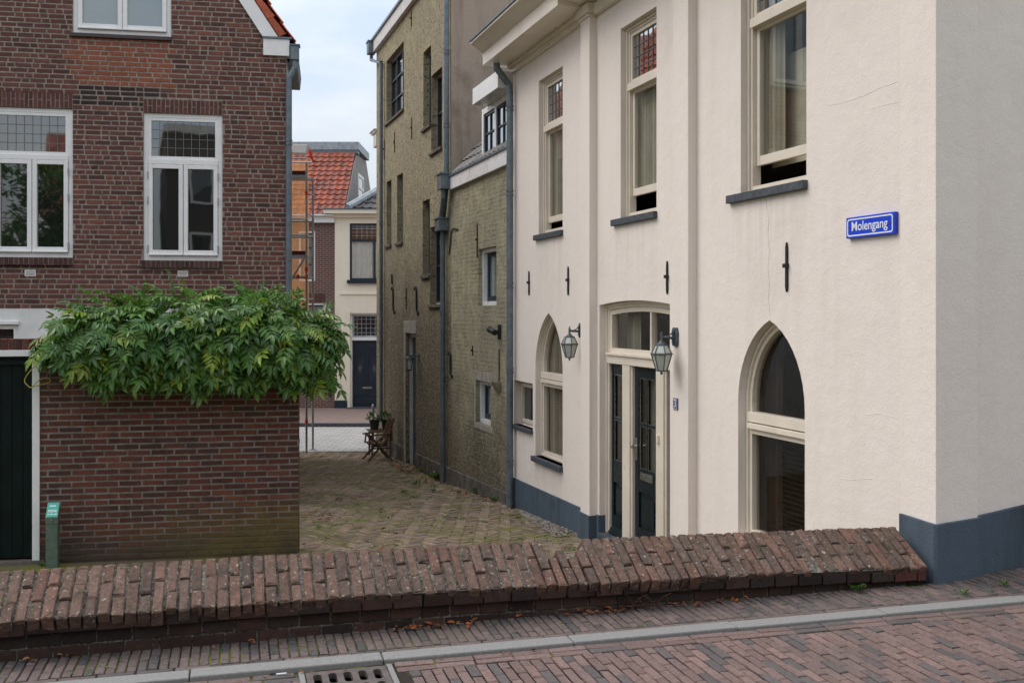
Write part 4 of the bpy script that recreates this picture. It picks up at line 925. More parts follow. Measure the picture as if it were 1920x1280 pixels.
MAT['cement'] = simple('grey_cement', (0.165, 0.145, 0.12), 0.95, 0.15, var=0.35, vscale=5, bump=0.6, bscale=40)
MAT['patch'] = simple('pale_cement_patch', (0.38, 0.345, 0.30), 0.95, 0.15, var=0.25, vscale=9, bump=0.5, bscale=40)
oh = thing('olive_house', CW.pt(14, 0.1, -1), 'tall old house with rough olive yellow render and many small windows', 'house')
uF = CW.U(706, W0); uM = CW.U(846, W0); uP = uE + 0.004
OTOP = CW.Zp(718, 84, W0)
def ow(pl, pr, pt, pb): return rect(CW.U(pr, W0), CW.U(pl, W0), CW.Zp(*pb, W0), CW.Zp(*pt, W0))
oA = ow(724.5, 757, (724.5, 116), (724.5, 233)); oB1 = ow(793.7, 808.2, (793.7, 99.6), (794, 243)); oB2 = ow(808.6, 829, (809, 143), (809, 287))
oC1 = ow(792.5, 806, (792.5, 378), (792.5, 517)); oC2 = ow(806.4, 828, (806.4, 427), (806.4, 571)); oD1 = ow(724.5, 734, (724.5, 342), (724.5, 461)); oD2 = ow(744.5, 755.5, (744.5, 330), (744.5, 456))
oDr = ow(760.6, 780, (760.6, 624), (760.6, 880))
w = MB(); w.holed(CW, [(uM, -0.4), (uF, -0.4), (uF, OTOP + 0.35), (uM, OTOP + 0.35)], [oA, oB1, oB2, oC1, oC2, oD1, oD2, oDr], W0, 0.22)
w.build('alley_wall', 'olive', oh, fix=False)
w = MB(); w.box(CW, uM, uM + 0.12, 0, OTOP + 0.35, -6, W0 - 0.001, 1) if False else None
w.poly([CW.pt(uM, -0.4, W0), CW.pt(uM, OTOP + 0.35, W0), CW.pt(uM, OTOP + 2.2, -3.2), CW.pt(uM, OTOP + 0.35, -6.4), CW.pt(uM, -0.4, -6.4)])
w.poly([CW.pt(uF, -0.4, W0), CW.pt(uF, OTOP + 0.35, W0), CW.pt(uF, OTOP + 2.2, -3.2), CW.pt(uF, OTOP + 0.35, -6.4), CW.pt(uF, -0.4, -6.4)])
w.poly([CW.pt(uM, -0.4, -6.4), CW.pt(uF, -0.4, -6.4), CW.pt(uF, OTOP + .35, -6.4), CW.pt(uM, OTOP + .35, -6.4)])
w.build('gable_wall', 'brown_render', oh)
w = MB()
w.poly([CW.pt(uM, OTOP + 0.33, W0 + .05), CW.pt(uF, OTOP + 0.33, W0 + .05), CW.pt(uF, OTOP + 2.2, -3.2), CW.pt(uM, OTOP + 2.2, -3.2)]); w.poly([CW.pt(uM, OTOP + 0.33, -6.4), CW.pt(uF, OTOP + 0.33, -6.4), CW.pt(uF, OTOP + 2.2, -3.2), CW.pt(uM, OTOP + 2.2, -3.2)])
w.build('roof', 'tile_dark', oh)
w = MB(); w.box(CW, uM + 0.02, uF + 0.03, OTOP, OTOP + 0.30, W0 + 0.002, W0 + 0.10); w.build('fascia', 'grey_paint', oh, bevel=0.004)
w = MB(); w.box(CW, uM + 0.02, uF + 0.05, OTOP + 0.301, OTOP + 0.36, W0 - 0.05, W0 + 0.14); gb = CW.U(711, W0 + 0.1); w.box(CW, uF - 0.05, uF + 0.22, OTOP - 0.02, OTOP + 0.27, W0 + 0.03, W0 + 0.22); w.box(CW, uF - 0.07, uF + 0.24, OTOP + 0.27, OTOP + 0.31, W0 + 0.01, W0 + 0.24); w.build('gutter', 'zinc', oh)
def odw(P, name, cols, rows_, wfr=0.05, glass='pane', dark=False):
    (ua, z0), (ub, _), (_, z1), _ = P; n1 = W0 - 0.13; n0 = n1 - 0.06
    f = MB(); f.ring(CW, ua, ub, z0, z1, wfr, n0, n1); o = f.build('window', 'grey_paint', oh, bevel=0.003)
    s = MB(); zt_ = z0 + (z1 - z0) * 0.55
    s.ring(CW, ua + wfr, ub - wfr, z0 + wfr, z1 - wfr, 0.035, n0 + 0.01, n1 + 0.01)
    for q in range(1, cols): x = ua + wfr + (ub - ua - 2 * wfr) * q / cols; s.box(CW, x - 0.02, x + 0.02, z0 + wfr, z1 - wfr, n0 + 0.012, n1 + 0.008)
    for q in range(1, rows_): z = z0 + wfr + (z1 - z0 - 2 * wfr) * q / rows_; s.box(CW, ua + wfr, ub - wfr, z - 0.02, z + 0.02, n0 + 0.014, n1 + 0.006)
    s.build('sash', 'navy', o, bevel=0.002)
    s = MB(); s.poly([CW.pt(a, b, n0 + 0.03) for a, b in rect(ua + wfr, ub - wfr, z0 + wfr, z1 - wfr)]); s.build('pane', glass, o)
    s = MB(); s.box(CW, ua - 0.02, ub + 0.08, z0 - 0.06, z0 - 0.001, W0 - 0.12, W0 + 0.05); s.build('sill', 'cement', o, bevel=0.004)
odw(oA, 'window', 3, 3, 0.04)
for P in (oB1, oB2, oC1, oC2): odw(P, 'window', 1, 2)
for P in (oD1, oD2): odw(P, 'window', 1, 1)
(ua, z0), (ub, _), (_, z1), _ = oDr
f = MB(); f.ring(CW, ua, ub, z0 - .05, z1, 0.09, W0 - 0.20, W0 - 0.09, 0.02); df = f.build('door_frame', 'grey_paint', oh, bevel=0.004)
f = MB(); f.box(CW, ua + 0.09, ub - 0.09, z0 - .03, z1 - 0.09, W0 - 0.20, W0 - 0.15)
for zz in (0.3, 1.1): f.box(CW, ua + 0.2, ub - 0.2, z0 + zz, z0 + zz + 0.6, W0 - 0.16, W0 - 0.135)
dr_ = f.build('door', 'navy', oh, bevel=0.004); f = MB(); f.tube([CW.pt(ua + .16, z0 + 1.0, W0 - .15), CW.pt(ua + .16, z0 + 1.0, W0 - .09)], 0.02, 10); f.build('handle', 'steel', dr_)
f = MB(); f.box(CW, ua - 0.02, ub + 0.18, z1, z1 + 0.28, W0 - 0.02, W0 + 0.012); f.box(CW, ub, ub + 0.18, z0 - .1, z1 - 0.002, W0 - 0.02, W0 + 0.010); f.build('door_surround', 'patch', oh, bevel=0.01)
f = MB(); f.box(CW, ua - 0.05, ub + 0.05, -0.2, z0 - 0.03, W0 - 0.2, W0 + 0.05); f.build('doorstep', 'bluestone', oh, bevel=0.01)
f = MB(); zpA, zpB, zpC = CW.Zp(728, 825, W0), CW.Zp(760, 839, W0), CW.Zp(836, 872, W0)
f.prism(CW, [(ub + 0.18, -0.4), (uF, -0.4), (uF, zpA), (ub + 0.18, zpB)], W0 - 0.02, W0 + 0.035); f.prism(CW, [(uM, -0.4), (ua - 0.03, -0.4), (ua - 0.03, CW.Zp(780, 849, W0)), (uM, zpC)], W0 - 0.02, W0 + 0.035); f.build('plinth', 'cement', oh, bevel=0.008)
# front cornice end seen past the far corner
f = MB(); za, zb = CW.Zp(704, 275, W0), CW.Zp(704, 243, W0); f.box(CW, uF, uF + 0.42, za, zb - 0.1, -6.3, W0 + 0.01); f.box(CW, uF, uF + 0.55, zb - 0.1, zb - .04, -6.3, W0 + 0.05); f.box(CW, uF, uF + 0.64, zb - .04, zb, -6.3, W0 + 0.08); f.build('cornice', 'grey_paint', oh, bevel=0.006)
npn = W0 + 0.08
f = MB(); u_ = CW.U(714.5, npn); top_ = OTOP - 0.02
pipe(f, [CW.pt(uF + 0.09, top_ + 0.05, W0 + 0.12), CW.pt(uF + 0.09, top_ - 0.15, W0 + 0.12), CW.pt(u_, top_ - 0.5, npn), CW.pt(u_, CW.Zp(714, 790, npn), npn)], 0.045, [CW.pt(u_, CW.Zp(714.5, y, npn), npn) for y in (118, 215, 318, 420, 527, 640)]); f.build('downpipe', 'zinc', oh)
f = MB(); u_ = CW.U(837, npn); u2 = CW.U(830, npn)
pipe(f, [CW.pt(u_, OTOP + 0.2, npn), CW.pt(u_, CW.Zp(837, 345, npn), npn), CW.pt(u2, CW.Zp(832, 420, npn), npn), CW.pt(u2, CW.Zp(830, 908, npn), npn)], 0.05, [CW.pt(u_, CW.Zp(835, y, npn), npn) for y in (99, 236)] + [CW.pt(u2, CW.Zp(830, y, npn), npn) for y in (455, 585, 710, 855)])
zb_ = CW.Zp(830, 433, npn); f.box(CW, u2 - 0.17, u2 + 0.15, zb_, zb_ + 0.22, W0 + 0.005, W0 + 0.20); f.box(CW, u2 - 0.19, u2 + 0.17, zb_ + 0.22, zb_ + 0.25, W0 + 0.005, W0 + 0.22)
f.build('downpipe', 'zinc', oh)
for px, ya, yb in ((772.6, 220, 262), (740.5, 248, 287), (721, 262, 300), (772, 20, 51), (762.5, 539, 580)): anchor(CW, oh, px, ya, yb, W0, 'rusty_iron', 0.012, 0.014)
def s_anchor(par, px, ya, yb):
    u, za = CW.pix(px, ya, W0); _, zb = CW.pix(px, yb, W0); h = za - zb; f = MB()
    f.tube([CW.pt(u - a * h * 0.75, zb + b * h, W0 + 0.02) for a, b in ((-0.35, 0.9), (-0.28, 0.99), (-0.08, 1.0), (0.05, 0.9), (0.06, 0.7), (0.05, 0.35), (0.1, 0.12), (0.3, 0.02), (0.45, 0.08))], 0.022, 6); f.build('wall_anchor', 'iron', par)
for a in ((738, 538, 588), (782, 538, 590), (736, 515, 532)): s_anchor(oh, *a)
# annex
an = thing('low_annex', CW.pt(10.5, 0.3, -1), 'low annex of limewashed olive brick with white dormer between two houses', 'house')
aTop = CW.Zp(848, 357, W0); aF1 = CW.Zp(848, 333, W0)
aE = ow(897, 931, (897, 467.5), (897, 573)); aFw = ow(892.5, 920, (892.5, 711.6), (892.5, 791))
w = MB(); w.holed(CW, [(uP, -0.4), (uM - 0.004, -0.4), (uM - 0.004, aF1), (uP, aF1)], [aE, aFw], W0, 0.2); w.build('alley_wall', 'olive_brick', an, fix=False)
w = MB(); zpD = CW.Zp(949, 921, W0); w.prism(CW, [(uP, -0.4), (uM - 0.006, -0.4), (uM - 0.006, zpC), (uP, zpD)], W0 - 0.02, W0 + 0.035); w.build('plinth', 'cement', an, bevel=0.008)
w = MB(); w.box(CW, uP, uM - 0.03, aTop, aF1, W0 + 0.002, W0 + 0.07); w.build('fascia', 'white_paint', an, bevel=0.004)
w = MB(); w.box(CW, uP, uM - 0.01, aF1 + 0.001, aF1 + 0.03, W0 - 0.1, W0 + 0.10); ub_ = CW.U(840, W0 + 0.1); w.box(CW, uM - 0.17, uM + 0.16, aTop + 0.02, aF1 + 0.05, W0 + 0.075, W0 + 0.24); w.box(CW, uM - 0.19, uM + 0.18, aF1 + 0.05, aF1 + 0.08, W0 + 0.06, W0 + 0.26)
pipe(w, [CW.pt(uM - 0.02, aTop + 0.04, W0 + 0.16), CW.pt(uM - 0.02, aTop - 0.12, W0 + 0.15), CW.pt(u2 - .03, zb_ + 0.2, W0 + 0.12)], 0.05); w.build('gutter', 'zinc', an)
RS = (CW.n * -1 + Vector((0, 0, 1.15))).normalized(); RN = (CW.n * 1.15 + Vector((0, 0, 1))).normalized()
w = MB(); dcol = lambda: jit((0.06, 0.058, 0.056), 0.7, 1.3)
tiles(w, CW.pt(uP, aF1 + 0.03, W0 + 0.02), CW.t, RS, RN, 0.24, 0.32, int((uM - uP) / 0.24), 12, dcol)
w.poly([CW.pt(uP, aF1, W0), CW.pt(uM, aF1, W0), CW.pt(uM, aF1, W0) + RS * 3.9, CW.pt(uP, aF1, W0) + RS * 3.9], 0, (0.03, 0.03, 0.03)); w.build('roof', 'tile_dark', an, fix=False)
du0_, du1_ = CW.U(951, W0), CW.U(899, W0); dz0, dz1 = aF1 + 0.03, CW.Zp(899, 205, W0)
w = MB(); nD = W0 - 0.04; w.box(CW, du0_, du1_, dz0, dz1, -2.2, nD - 0.12, 0); dm = w.build('dormer', 'white_paint', an)
w = MB(); w.box(CW, du0_ - .2, CW.U(886, W0 + 0.22), dz1 - 0.01, dz1 + 0.26, -2.2, W0 + 0.22); w.build('dormer_roof', 'white_paint', dm, bevel=0.006)
w = MB(); w.ring(CW, du0_, du1_, dz0, dz1 - 0.012, 0.10, nD - 0.115, nD); um_ = (du0_ + du1_) / 2; w.box(CW, um_ - 0.04, um_ + 0.04, dz0 + .1, dz1 - .112, nD - 0.113, nD - 0.002); w.build('dormer_frame', 'white_paint', dm, bevel=0.004)
w = MB()
for a, b in ((du0_ + 0.10, um_ - 0.04), (um_ + 0.04, du1_ - 0.10)):
    w.ring(CW, a, b, dz0 + 0.10, dz1 - 0.112, 0.045, nD - 0.06, nD - 0.02); x = (a + b) / 2; w.box(CW, x - .015, x + .015, dz0 + .14, dz1 - .15, nD - .058, nD - .024); z = (dz0 + dz1) / 2; w.box(CW, a + .04, b - .04, z - .015, z + .015, nD - .057, nD - .023)
w.build('dormer_sash', 'navy', dm, bevel=0.002)
w = MB(); w.poly([CW.pt(a, b, nD - 0.045) for a, b in rect(du0_ + .1, du1_ - .1, dz0 + .1, dz1 - .11)]); w.build('dormer_pane', dark_glass('dormer_glass', (0.05, 0.05, 0.05), 0.35), dm)
for P, cap in ((aE, False), (aFw, True)):
    (ua, z0), (ub, _), (_, z1), _ = P; n1 = W0 - 0.07; f = MB(); f.ring(CW, ua, ub, z0, z1, 0.07, W0 - 0.22, n1); wo = f.build('window', 'white_paint', an, bevel=0.004)
    s = MB(); s.ring(CW, ua + 0.072, ub - 0.072, z0 + 0.072, z1 - 0.072, 0.06, W0 - 0.2, W0 - 0.14, 0.09); s.build('casement', 'navy', wo, bevel=0.003)
    s = MB(); s.poly([CW.pt(a, b, W0 - 0.17) for a, b in rect(ua + .1, ub - .1, z0 + .1, z1 - .1)]); s.build('pane', 'pane_bright', wo)
    if cap: s = MB(); s.box(CW, ua - 0.1, ub + 0.07, z1, z1 + 0.15, W0 - 0.01, W0 + 0.01); s.box(CW, ub, ub + 0.09, z0 - 0.1, z1 - 0.002, W0 - 0.01, W0 + 0.008); s.box(CW, ua - .1, ub - .002, z0 - 0.1, z0, W0 - 0.01, W0 + 0.009); s.build('window_surround', 'patch', wo, bevel=0.006)
s_anchor(an, 846, 661, 707); anchor(CW, an, 895.6, 418, 484, W0, 'rusty_iron', 0.012, 0.014); anchor(CW, an, 887, 647, 667, W0, 'rusty_iron', 0.012, 0.012)
f = MB(); f.tube([CW.pt(*CW.pix(x, y, W0 + .02), W0 + .02) for x, y in ((858, 430), (850, 428), (846, 434), (845, 452), (842, 477))], 0.014, 6); f.build('cable', 'iron', an)
# security camera and half-dome lamp
u_, z_ = CW.pix(938, 622, W0); sc_ = thing('security_camera', CW.pt(u_, z_, W0), 'black security camera on the olive annex wall above a small window', 'camera')
f = MB(); f.box(CW, u_ - 0.06, u_ + 0.03, z_ - 0.12, z_ + 0.12, W0, W0 + 0.04); f.build('mount', 'iron', sc_, bevel=0.008)
f = MB(); f.tube([CW.pt(u_, z_, W0 + 0.03), CW.pt(u_, z_, W0 + 0.10)], 0.025, 8); f.tube([CW.pt(u_ - 0.07, z_ - 0.01, W0 + 0.11), CW.pt(u_ + 0.12, z_ + 0.03, W0 + 0.13)], 0.048, 12); f.tube([CW.pt(u_ + 0.12, z_ + 0.03, W0 + 0.13), CW.pt(u_ + 0.15, z_ + 0.035, W0 + 0.133)], 0.054, 12); f.build('camera_body', 'iron', sc_)
u_, z_ = CW.pix(937, 722, W0); hl = thing('dome_lamp', CW.pt(u_, z_, W0), 'half dome metal wall lamp on the annex beside the lower window', 'lamp')
f = MB()
for i in range(6):
    for k in range(10):
        def P_(i, k): a = math.pi * k / 10; r = 0.12 * (1 - (i / 6) ** 1.6 * 0.8); return CW.pt(u_ + r * math.cos(a), z_ + 0.06 - 0.2 * (i / 6), W0 + 0.004 + r * 1.1 * math.sin(a))
        f.poly([P_(i, k), P_(i, k + 1), P_(i + 1, k + 1), P_(i + 1, k)])
f.poly([CW.pt(u_ + 0.12 * math.cos(math.pi * k / 10), z_ + 0.06, W0 + 0.004 + 0.132 * math.sin(math.pi * k / 10)) for k in range(11)]); f.build('shade', 'steel', hl)
f = MB(); f.tube([CW.pt(u_, z_ + 0.06, W0 + 0.012), CW.pt(u_, CW.Zp(937, 655, W0), W0 + 0.012)], 0.009, 6); f.build('conduit', 'rusty_iron', hl)
l3 = thing('coach_lamp', (0, 0, 0), 'small black glass coach lamp beside the olive house door', 'lamp')
XF = Fr((0, 0), (0, 1), (1, 0)); f = MB(); f.box(XF, -0.05, 0.05, -0.07, 0.09, 0, 0.03); f.tube([(0.02, 0, 0.05), (0.14, 0, 0.07), (0.22, 0, 0.06)], 0.014, 8); f.build('bracket', 'lantern_metal', l3)
f = MB(); f.lathe((0.22, 0, 0), [(0.02, -0.26), (0.05, -0.25), (0.055, -0.23)], 12); f.lathe((0.22, 0, 0), [(0.14, 0.0), (0.13, 0.015), (0.05, 0.05), (0.02, 0.09)], 12)
for k in range(4): a = math.pi / 4 + k * math.pi / 2; f.tube([(0.22 + 0.05 * math.cos(a), 0.05 * math.sin(a), -0.23), (0.22 + 0.1 * math.cos(a), 0.1 * math.sin(a), 0.0)], 0.007, 6)
f.build('lamp_frame', 'iron', l3); f = MB(); f.lathe((0.22, 0, 0), [(0.045, -0.23), (0.09, 0.0)], 12); f.build('lamp_glass', 'frosted', l3)
u_, z_ = CW.pix(786, 672, W0); l3.location = CW.pt(u_, z_, W0); l3.rotation_euler = (0, 0, ang)
#---LEFT
# ------------------------------------------------------------------ brown brick house with white windows
bh = thing('brick_house', LH.pt(-2.5, 0.7, -1), 'brown brick house with white casement windows and red tiled gable roof', 'house')
lu, lz = LH.U, LH.Zp
hwL = (lu(-19), lu(136.5), lz(136, 483), lz(136, 204.5)); hwR = (lu(268.7), lu(417), lz(268.7, 487.8), lz(268.7, 211)); hwU = (lu(136), lu(321), lz(136, 62), lz(136, 62) + 2.0)
zwhite = lz(40, 578); zeave = lz(494, 105)
gu0, gz0 = LH.pix(494, 72); gslope = 1.52
def uhi(z): return 0.0 if z < zeave else min(0.0, gu0 + 0.03 - (z - gz0) / gslope)
UL = -7.5; ZT = 10.2
holesr = [(a - 0.0, b + 0.0, c, d) for a, b, c, d in (hwL, hwR, hwU)]
lintL = (hwL[0] - 0.02, hwL[1] + 0.0, hwL[3], hwL[3] + (lz(100, 172) - lz(100, 203))); lintR = (hwR[0], hwR[1], hwR[3], hwR[3] + (lz(300, 186) - lz(300, 212)))
sillL = (hwL[0], hwL[1] + 0.01, hwL[2] - 0.13, hwL[2]); sillR = (hwR[0] - 0.02, hwR[1] + 0.01, hwR[2] - 0.13, hwR[2])
vents = []
for p, y in ((57, 512), (343, 513)): a, b = LH.pix(p, y); vents.append((a - 0.075, a + 0.075, b - 0.045, b + 0.045))
pu0, pz0 = LH.pix(134, 156); pu1, pz1 = LH.pix(325, 78)
def hcol(u, z):
    b = rr(0.8, 1.22); k = rnd()
    if pu0 < u < pu1 and pz0 < z < pz1: c = (0.31, 0.10, 0.058); b = rr(0.88, 1.12)
    elif pu0 < u < lu(300) and pz0 - 0.35 < z < pz0 and rnd() < 0.7: c = (0.055, 0.034, 0.032)
    else: c = (0.165, 0.068, 0.054) if k < 0.6 else ((0.118, 0.054, 0.046) if k < 0.85 else (0.20, 0.078, 0.057))
    return tuple(x * b for x in c)
w = MB()
w.holed(LH, [(UL, zwhite), (0, zwhite), (0, zeave), (uhi(zeave + .05), zeave + 0.05), (uhi(ZT), ZT), (UL, ZT)], [rect(*h) for h in (hwL, hwR, hwU)], 0.0, 0.1, 1)
brickwork(w, LH, lambda z: UL, uhi, zwhite, ZT, [hwL, hwR, hwU, lintL, lintR, sillL, sillR] + vents, 0.0735, 0.232, 0.0165, 0.006, None, hcol)
def lcol(u, z): return jit((0.13, 0.052, 0.045), 0.8, 1.25)
for q in (lintL, lintR): soldiers(w, LH, q[0], q[1], q[2] + 0.004, q[3] - 0.006, -0.02, 0.006, 0.062, lcol, split=True)
w.build('wall', ['brick_house', 'mortar'], bh, fix=False)
w = MB(); ub_ = (lu(-60), lu(33), -1.0, lz(0, 608))
w.holed(LH, [(UL, -0.5), (0, -0.5), (0, zwhite), (UL, zwhite)], [rect(lu(-70), lu(34), lz(0, 700), lz(0, 608))], -0.001, 0.1)
w.build('lower_wall', 'white_brick', bh, fix=False)
w = MB(); w.ring(LH, lu(-70), lu(34), lz(0, 700), lz(0, 608), 0.07, -0.09, -0.03); w.box(LH, lu(-72), lu(36), lz(0, 608), lz(0, 608) + 0.05, -0.02, 0.04); wo = w.build('window', 'white_paint', bh, bevel=0.004)
w = MB(); w.poly([LH.pt(a, b, -0.07) for a, b in rect(lu(-70), lu(34), lz(0, 700), lz(0, 608))]); w.build('pane', 'pane', wo)
SD = Vector((-0.18, 1, 0)).normalized()                 # side wall direction
HS = Fr((-3.451, 15.5), SD[:2], (SD.y, -SD.x)); BK = 2.35
w = MB(); w.poly([HS.pt(0, -0.5, 0), HS.pt(BK, -0.5, 0), HS.pt(BK, zeave, 0), HS.pt(0, zeave, 0)]); w.poly([HS.pt(BK, -0.5, 0), HS.pt(BK, -0.5, -8), HS.pt(BK, zeave, -8), HS.pt(BK, zeave, 0)]); w.build('side_wall', 'grey_paint', bh)
# roof: right-hand slope in red pantiles
w = MB(); eo = LH.pt(0.10, gz0 - 0.05, 0.06); up = (LH.t * -1 + Vector((0, 0, gslope))).normalized(); nn = (LH.t * gslope + Vector((0, 0, 1))).normalized()
rcol = lambda: jit((0.50, 0.105, 0.045), 0.75, 1.25)
tiles(w, eo + SD * 0 - LH.t * 0.02, SD, up, nn, 0.235, 0.33, 11, 16, rcol)
w.poly([eo - nn * .02, eo + SD * BK * 1.1 - nn * .02, eo + SD * BK * 1.1 + up * 5.2 - nn * .02, eo + up * 5.2 - nn * .02], 0, (0.1, 0.03, 0.02))
w.build('roof', 'tile_red', bh, fix=False)
w = MB(); bw = 0.17
a0 = (gu0 + 0.03, gz0); d_ = Vector((-1, gslope)).normalized(); nrm_ = Vector((gslope, 1)).normalized()
P = [(a0[0] - nrm_.x * .02, a0[1] - nrm_.y * .02), (a0[0] + nrm_.x * bw, a0[1] + nrm_.y * bw)]; P = P + [(P[1][0] + d_.x * 5, P[1][1] + d_.y * 5), (P[0][0] + d_.x * 5, P[0][1] + d_.y * 5)]
# keep the lower end cut level at the eave box
P[0] = (gu0 + 0.0, gz0); P[1] = (gu0 + 0.23, gz0)
w.prism(LH, P, -0.05, 0.045); w.build('bargeboard', 'white_paint', bh, bevel=0.004)
w = MB(); s0 = Vector((gu0 + .235, gz0 + .02)); 
for k in range(14):
    q = s0 + d_ * (k * .31); e = d_ * .34; o1 = nrm_ * .12 + d_ * -.02; o2 = nrm_ * .085
    w.prism(LH, [tuple(q), tuple(q + e), tuple(q + e + o2), tuple(q + o1)], -.3, .055 + .004 * (k % 2), 0, rcol())
w.build('verge_tiles', 'tile_red', bh, bevel=0.006)
gz1, gzb = lz(494, 74), lz(494, 105); w = MB(); w.box(LH, gu0, lu(543), gzb, gz1, -0.3, 0.06); w.build('eave_box', 'white_paint', bh, bevel=0.004)
w = MB(); w.box(LH, gu0 - .01, lu(547), gz1 + 0.001, gz1 + 0.03, -0.3, 0.08); a = lu(545); w.box(LH, a, lu(561), lz(545, 114), lz(545, 88), -0.06, 0.10); w.box(LH, a - .01, lu(563), lz(545, 88), lz(545, 86), -0.08, 0.12)
w.hexa([HS.pt(0.1, gzb, 0.0), HS.pt(BK, gzb, 0.0), HS.pt(BK, gzb, 0.14), HS.pt(0.1, gzb, 0.14), HS.pt(0.1, gz1 - .05, 0.0), HS.pt(BK, gz1 - .05, 0.0), HS.pt(BK, gz1 - .05, 0.16), HS.pt(0.1, gz1 - .05, 0.16)])
w.build('gutter', 'zinc', bh)
w = MB(); a1, a2 = lu(553), lu(541.5)
pipe(w, [LH.pt(a1, lz(553, 112), 0.03), LH.pt(a1, lz(553, 128), 0.03), LH.pt(a2, lz(545, 148), 0.04), LH.pt(a2, lz(545, 175), 0.04), LH.pt(a2, 0.9, 0.04)], 0.047, [LH.pt(a2, lz(541, y), 0.04) for y in (268, 484)]); w.build('downpipe', 'zinc', bh)
def casement_window(q, two, leaded):
    ua, ub, z0, z1 = q; n1 = -0.03; n0 = -0.095; fw = 0.065
    f = MB(); f.ring(LH, ua, ub, z0, z1, fw, n0, n1, 0.075); ztr = z0 + (z1 - z0) * 0.655
    if leaded: f.box(LH, ua + fw, ub - fw, ztr, ztr + 0.075, n0 + .001, n1 + 0.012)
    wo = f.build('window', 'white_paint', bh, bevel=0.005)
    um = (ua + ub) / 2; ztop = ztr if leaded else z1 - fw
    for a, b in ((ua + fw, um - 0.001), (um + 0.001, ub - fw)):
        s = MB(); s.ring(LH, a + .004, b - .004, z0 + 0.08, ztop - 0.004, 0.062, n0 + 0.01, n1 + 0.02, 0.075); s.box(LH, a + .004, b - .004, z0 + 0.075, z0 + 0.10, n1, n1 + 0.045); s.build('casement', 'white_paint', wo, bevel=0.005)
        s = MB(); s.poly([LH.pt(x, y, n0 + 0.035) for x, y in rect(a + .06, b - .06, z0 + .15, ztop - .06)]); s.build('pane', 'pane' if leaded else 'pane_bright', wo)
    if leaded:
        s = MB(); a, b, c, d = ua + fw + .045, ub - fw - .045, ztr + .115, z1 - fw - .045; s.ring(LH, ua + fw, ub - fw, ztr + .075, z1 - fw, 0.045, n0 + .02, n1 - .005); s.build('transom_sash', 'white_paint', wo, bevel=0.003)
        s = MB(); s.poly([LH.pt(x, y, n0 + .035) for x, y in rect(a, b, c, d)]); s.build('transom_pane', dark_glass('leaded_glass', (0.03, 0.028, 0.024), 0.22), wo)
        s = MB()
        for k in range(1, 8): x = a + (b - a) * k / 8; s.box(LH, x - .004, x + .004, c, d, n0 + .036, n0 + .043)
        for k in range(1, 4): z = c + (d - c) * k / 4; s.box(LH, a, b, z - .004, z + .004, n0 + .0365, n0 + .0435)
        s.build('leading', 'lead', wo)
        for x in (ua + fw + .0, ub - fw - .0):
            for fz in (0.12, 0.62, 0.88):
                s = MB(); z = z0 + (ztr - z0) * fz; s.tube([LH.pt(x, z - .055, n1 + .022), LH.pt(x, z + .055, n1 + .022)], 0.011, 8); s.build('hinge', 'zinc_light', wo)
casement_window(hwL, True, True); casement_window(hwR, True, True); casement_window(hwU, True, False)
for q in (sillL, sillR):
    s = MB(); soldiers(s, LH, q[0], q[1], q[2] + .012, q[3] - 0.004, -0.05, 0.055, 0.068, lambda u, z: jit((0.10, 0.05, 0.044), 0.7, 1.2), 0.011); s.box(LH, q[0] + .004, q[1] - .004, q[2] + .02, q[3] - .012, -0.05, 0.047, 1); s.build('brick_sill', ['brick_house', 'mortar'], bh, bevel=0.004)
s = MB(); s.box(LH, hwU[0] - .03, hwU[1] + .01, hwU[2] - .06, hwU[2] - .002, -.05, .05); s.build('sill', simple('dark_tile_sill', (0.05, 0.03, 0.03), 0.4, 0.5), bh, bevel=0.006)
for q in vents:
    s = MB(); s.ring(LH, *q, 0.012, -.02, .012)
    for k in range(3): z = q[2] + .02 + k * .022; s.box(LH, q[0] + .012, q[1] - .012, z, z + .011, -.015, .008)
    s.build('air_vent', 'white_paint', bh)
# ------------------------------------------------------------------ garden wall with gate
gwall = thing('garden_wall', GW.pt(-1.5, 0.7, -.1), 'shoulder high dark brick garden wall overgrown by a wisteria', 'wall')
gu, gzp = GW.U, GW.Zp
gTop = gzp(30, 635.5); gB = 0.66; gDoor1 = gu(75)
gL = -8.0; dTop = gzp(30, 656)
def gcol(u, z):
    b = rr(0.82, 1.18); c = random.choice([(0.15, 0.052, 0.038), (0.12, 0.046, 0.036), (0.175, 0.058, 0.04), (0.095, 0.045, 0.038)])
    
    moss = max(0.0, 1 - (z - gB) / 0.85) * max(0.0, min(1, (u + 2.1) / 1.3))
    mk = min(.4, moss * rr(.2, 1.)); c = tuple(x * (1 - mk) + y * mk for x, y in zip(c, (0.19, 0.145, 0.04)))
    return tuple(x * b for x in c)
w = MB(); gd0 = gDoor1 - 1.15
w.holed(GW, [(gL, gB - .4), (0, gB - .4), (0, gTop - 0.02), (gL, gTop - 0.02)], [rect(gd0, gDoor1, gB - .3, dTop)], 0, 0.22, 1)
w.poly([GW.pt(0, gB - .4, 0), GW.pt(0, gB - .4, -.22), GW.pt(0, gTop - .02, -.22), GW.pt(0, gTop - .02, 0)], 1); w.poly([GW.pt(gL, gB - .4, -.22), GW.pt(0, gB - .4, -.22), GW.pt(0, gTop - .02, -.22), GW.pt(gL, gTop - .02, -.22)], 1)
brickwork(w, GW, lambda z: gL, lambda z: 0.0, gB - 0.1, gTop - 0.12, [(gd0, gDoor1, 0, dTop)], 0.0675, 0.247, 0.0165, 0.007, None, gcol, 'half')
SG = Fr(GW.pt(0, 0, 0).to_2d(), -GW.n.to_2d(), GW.t.to_2d())
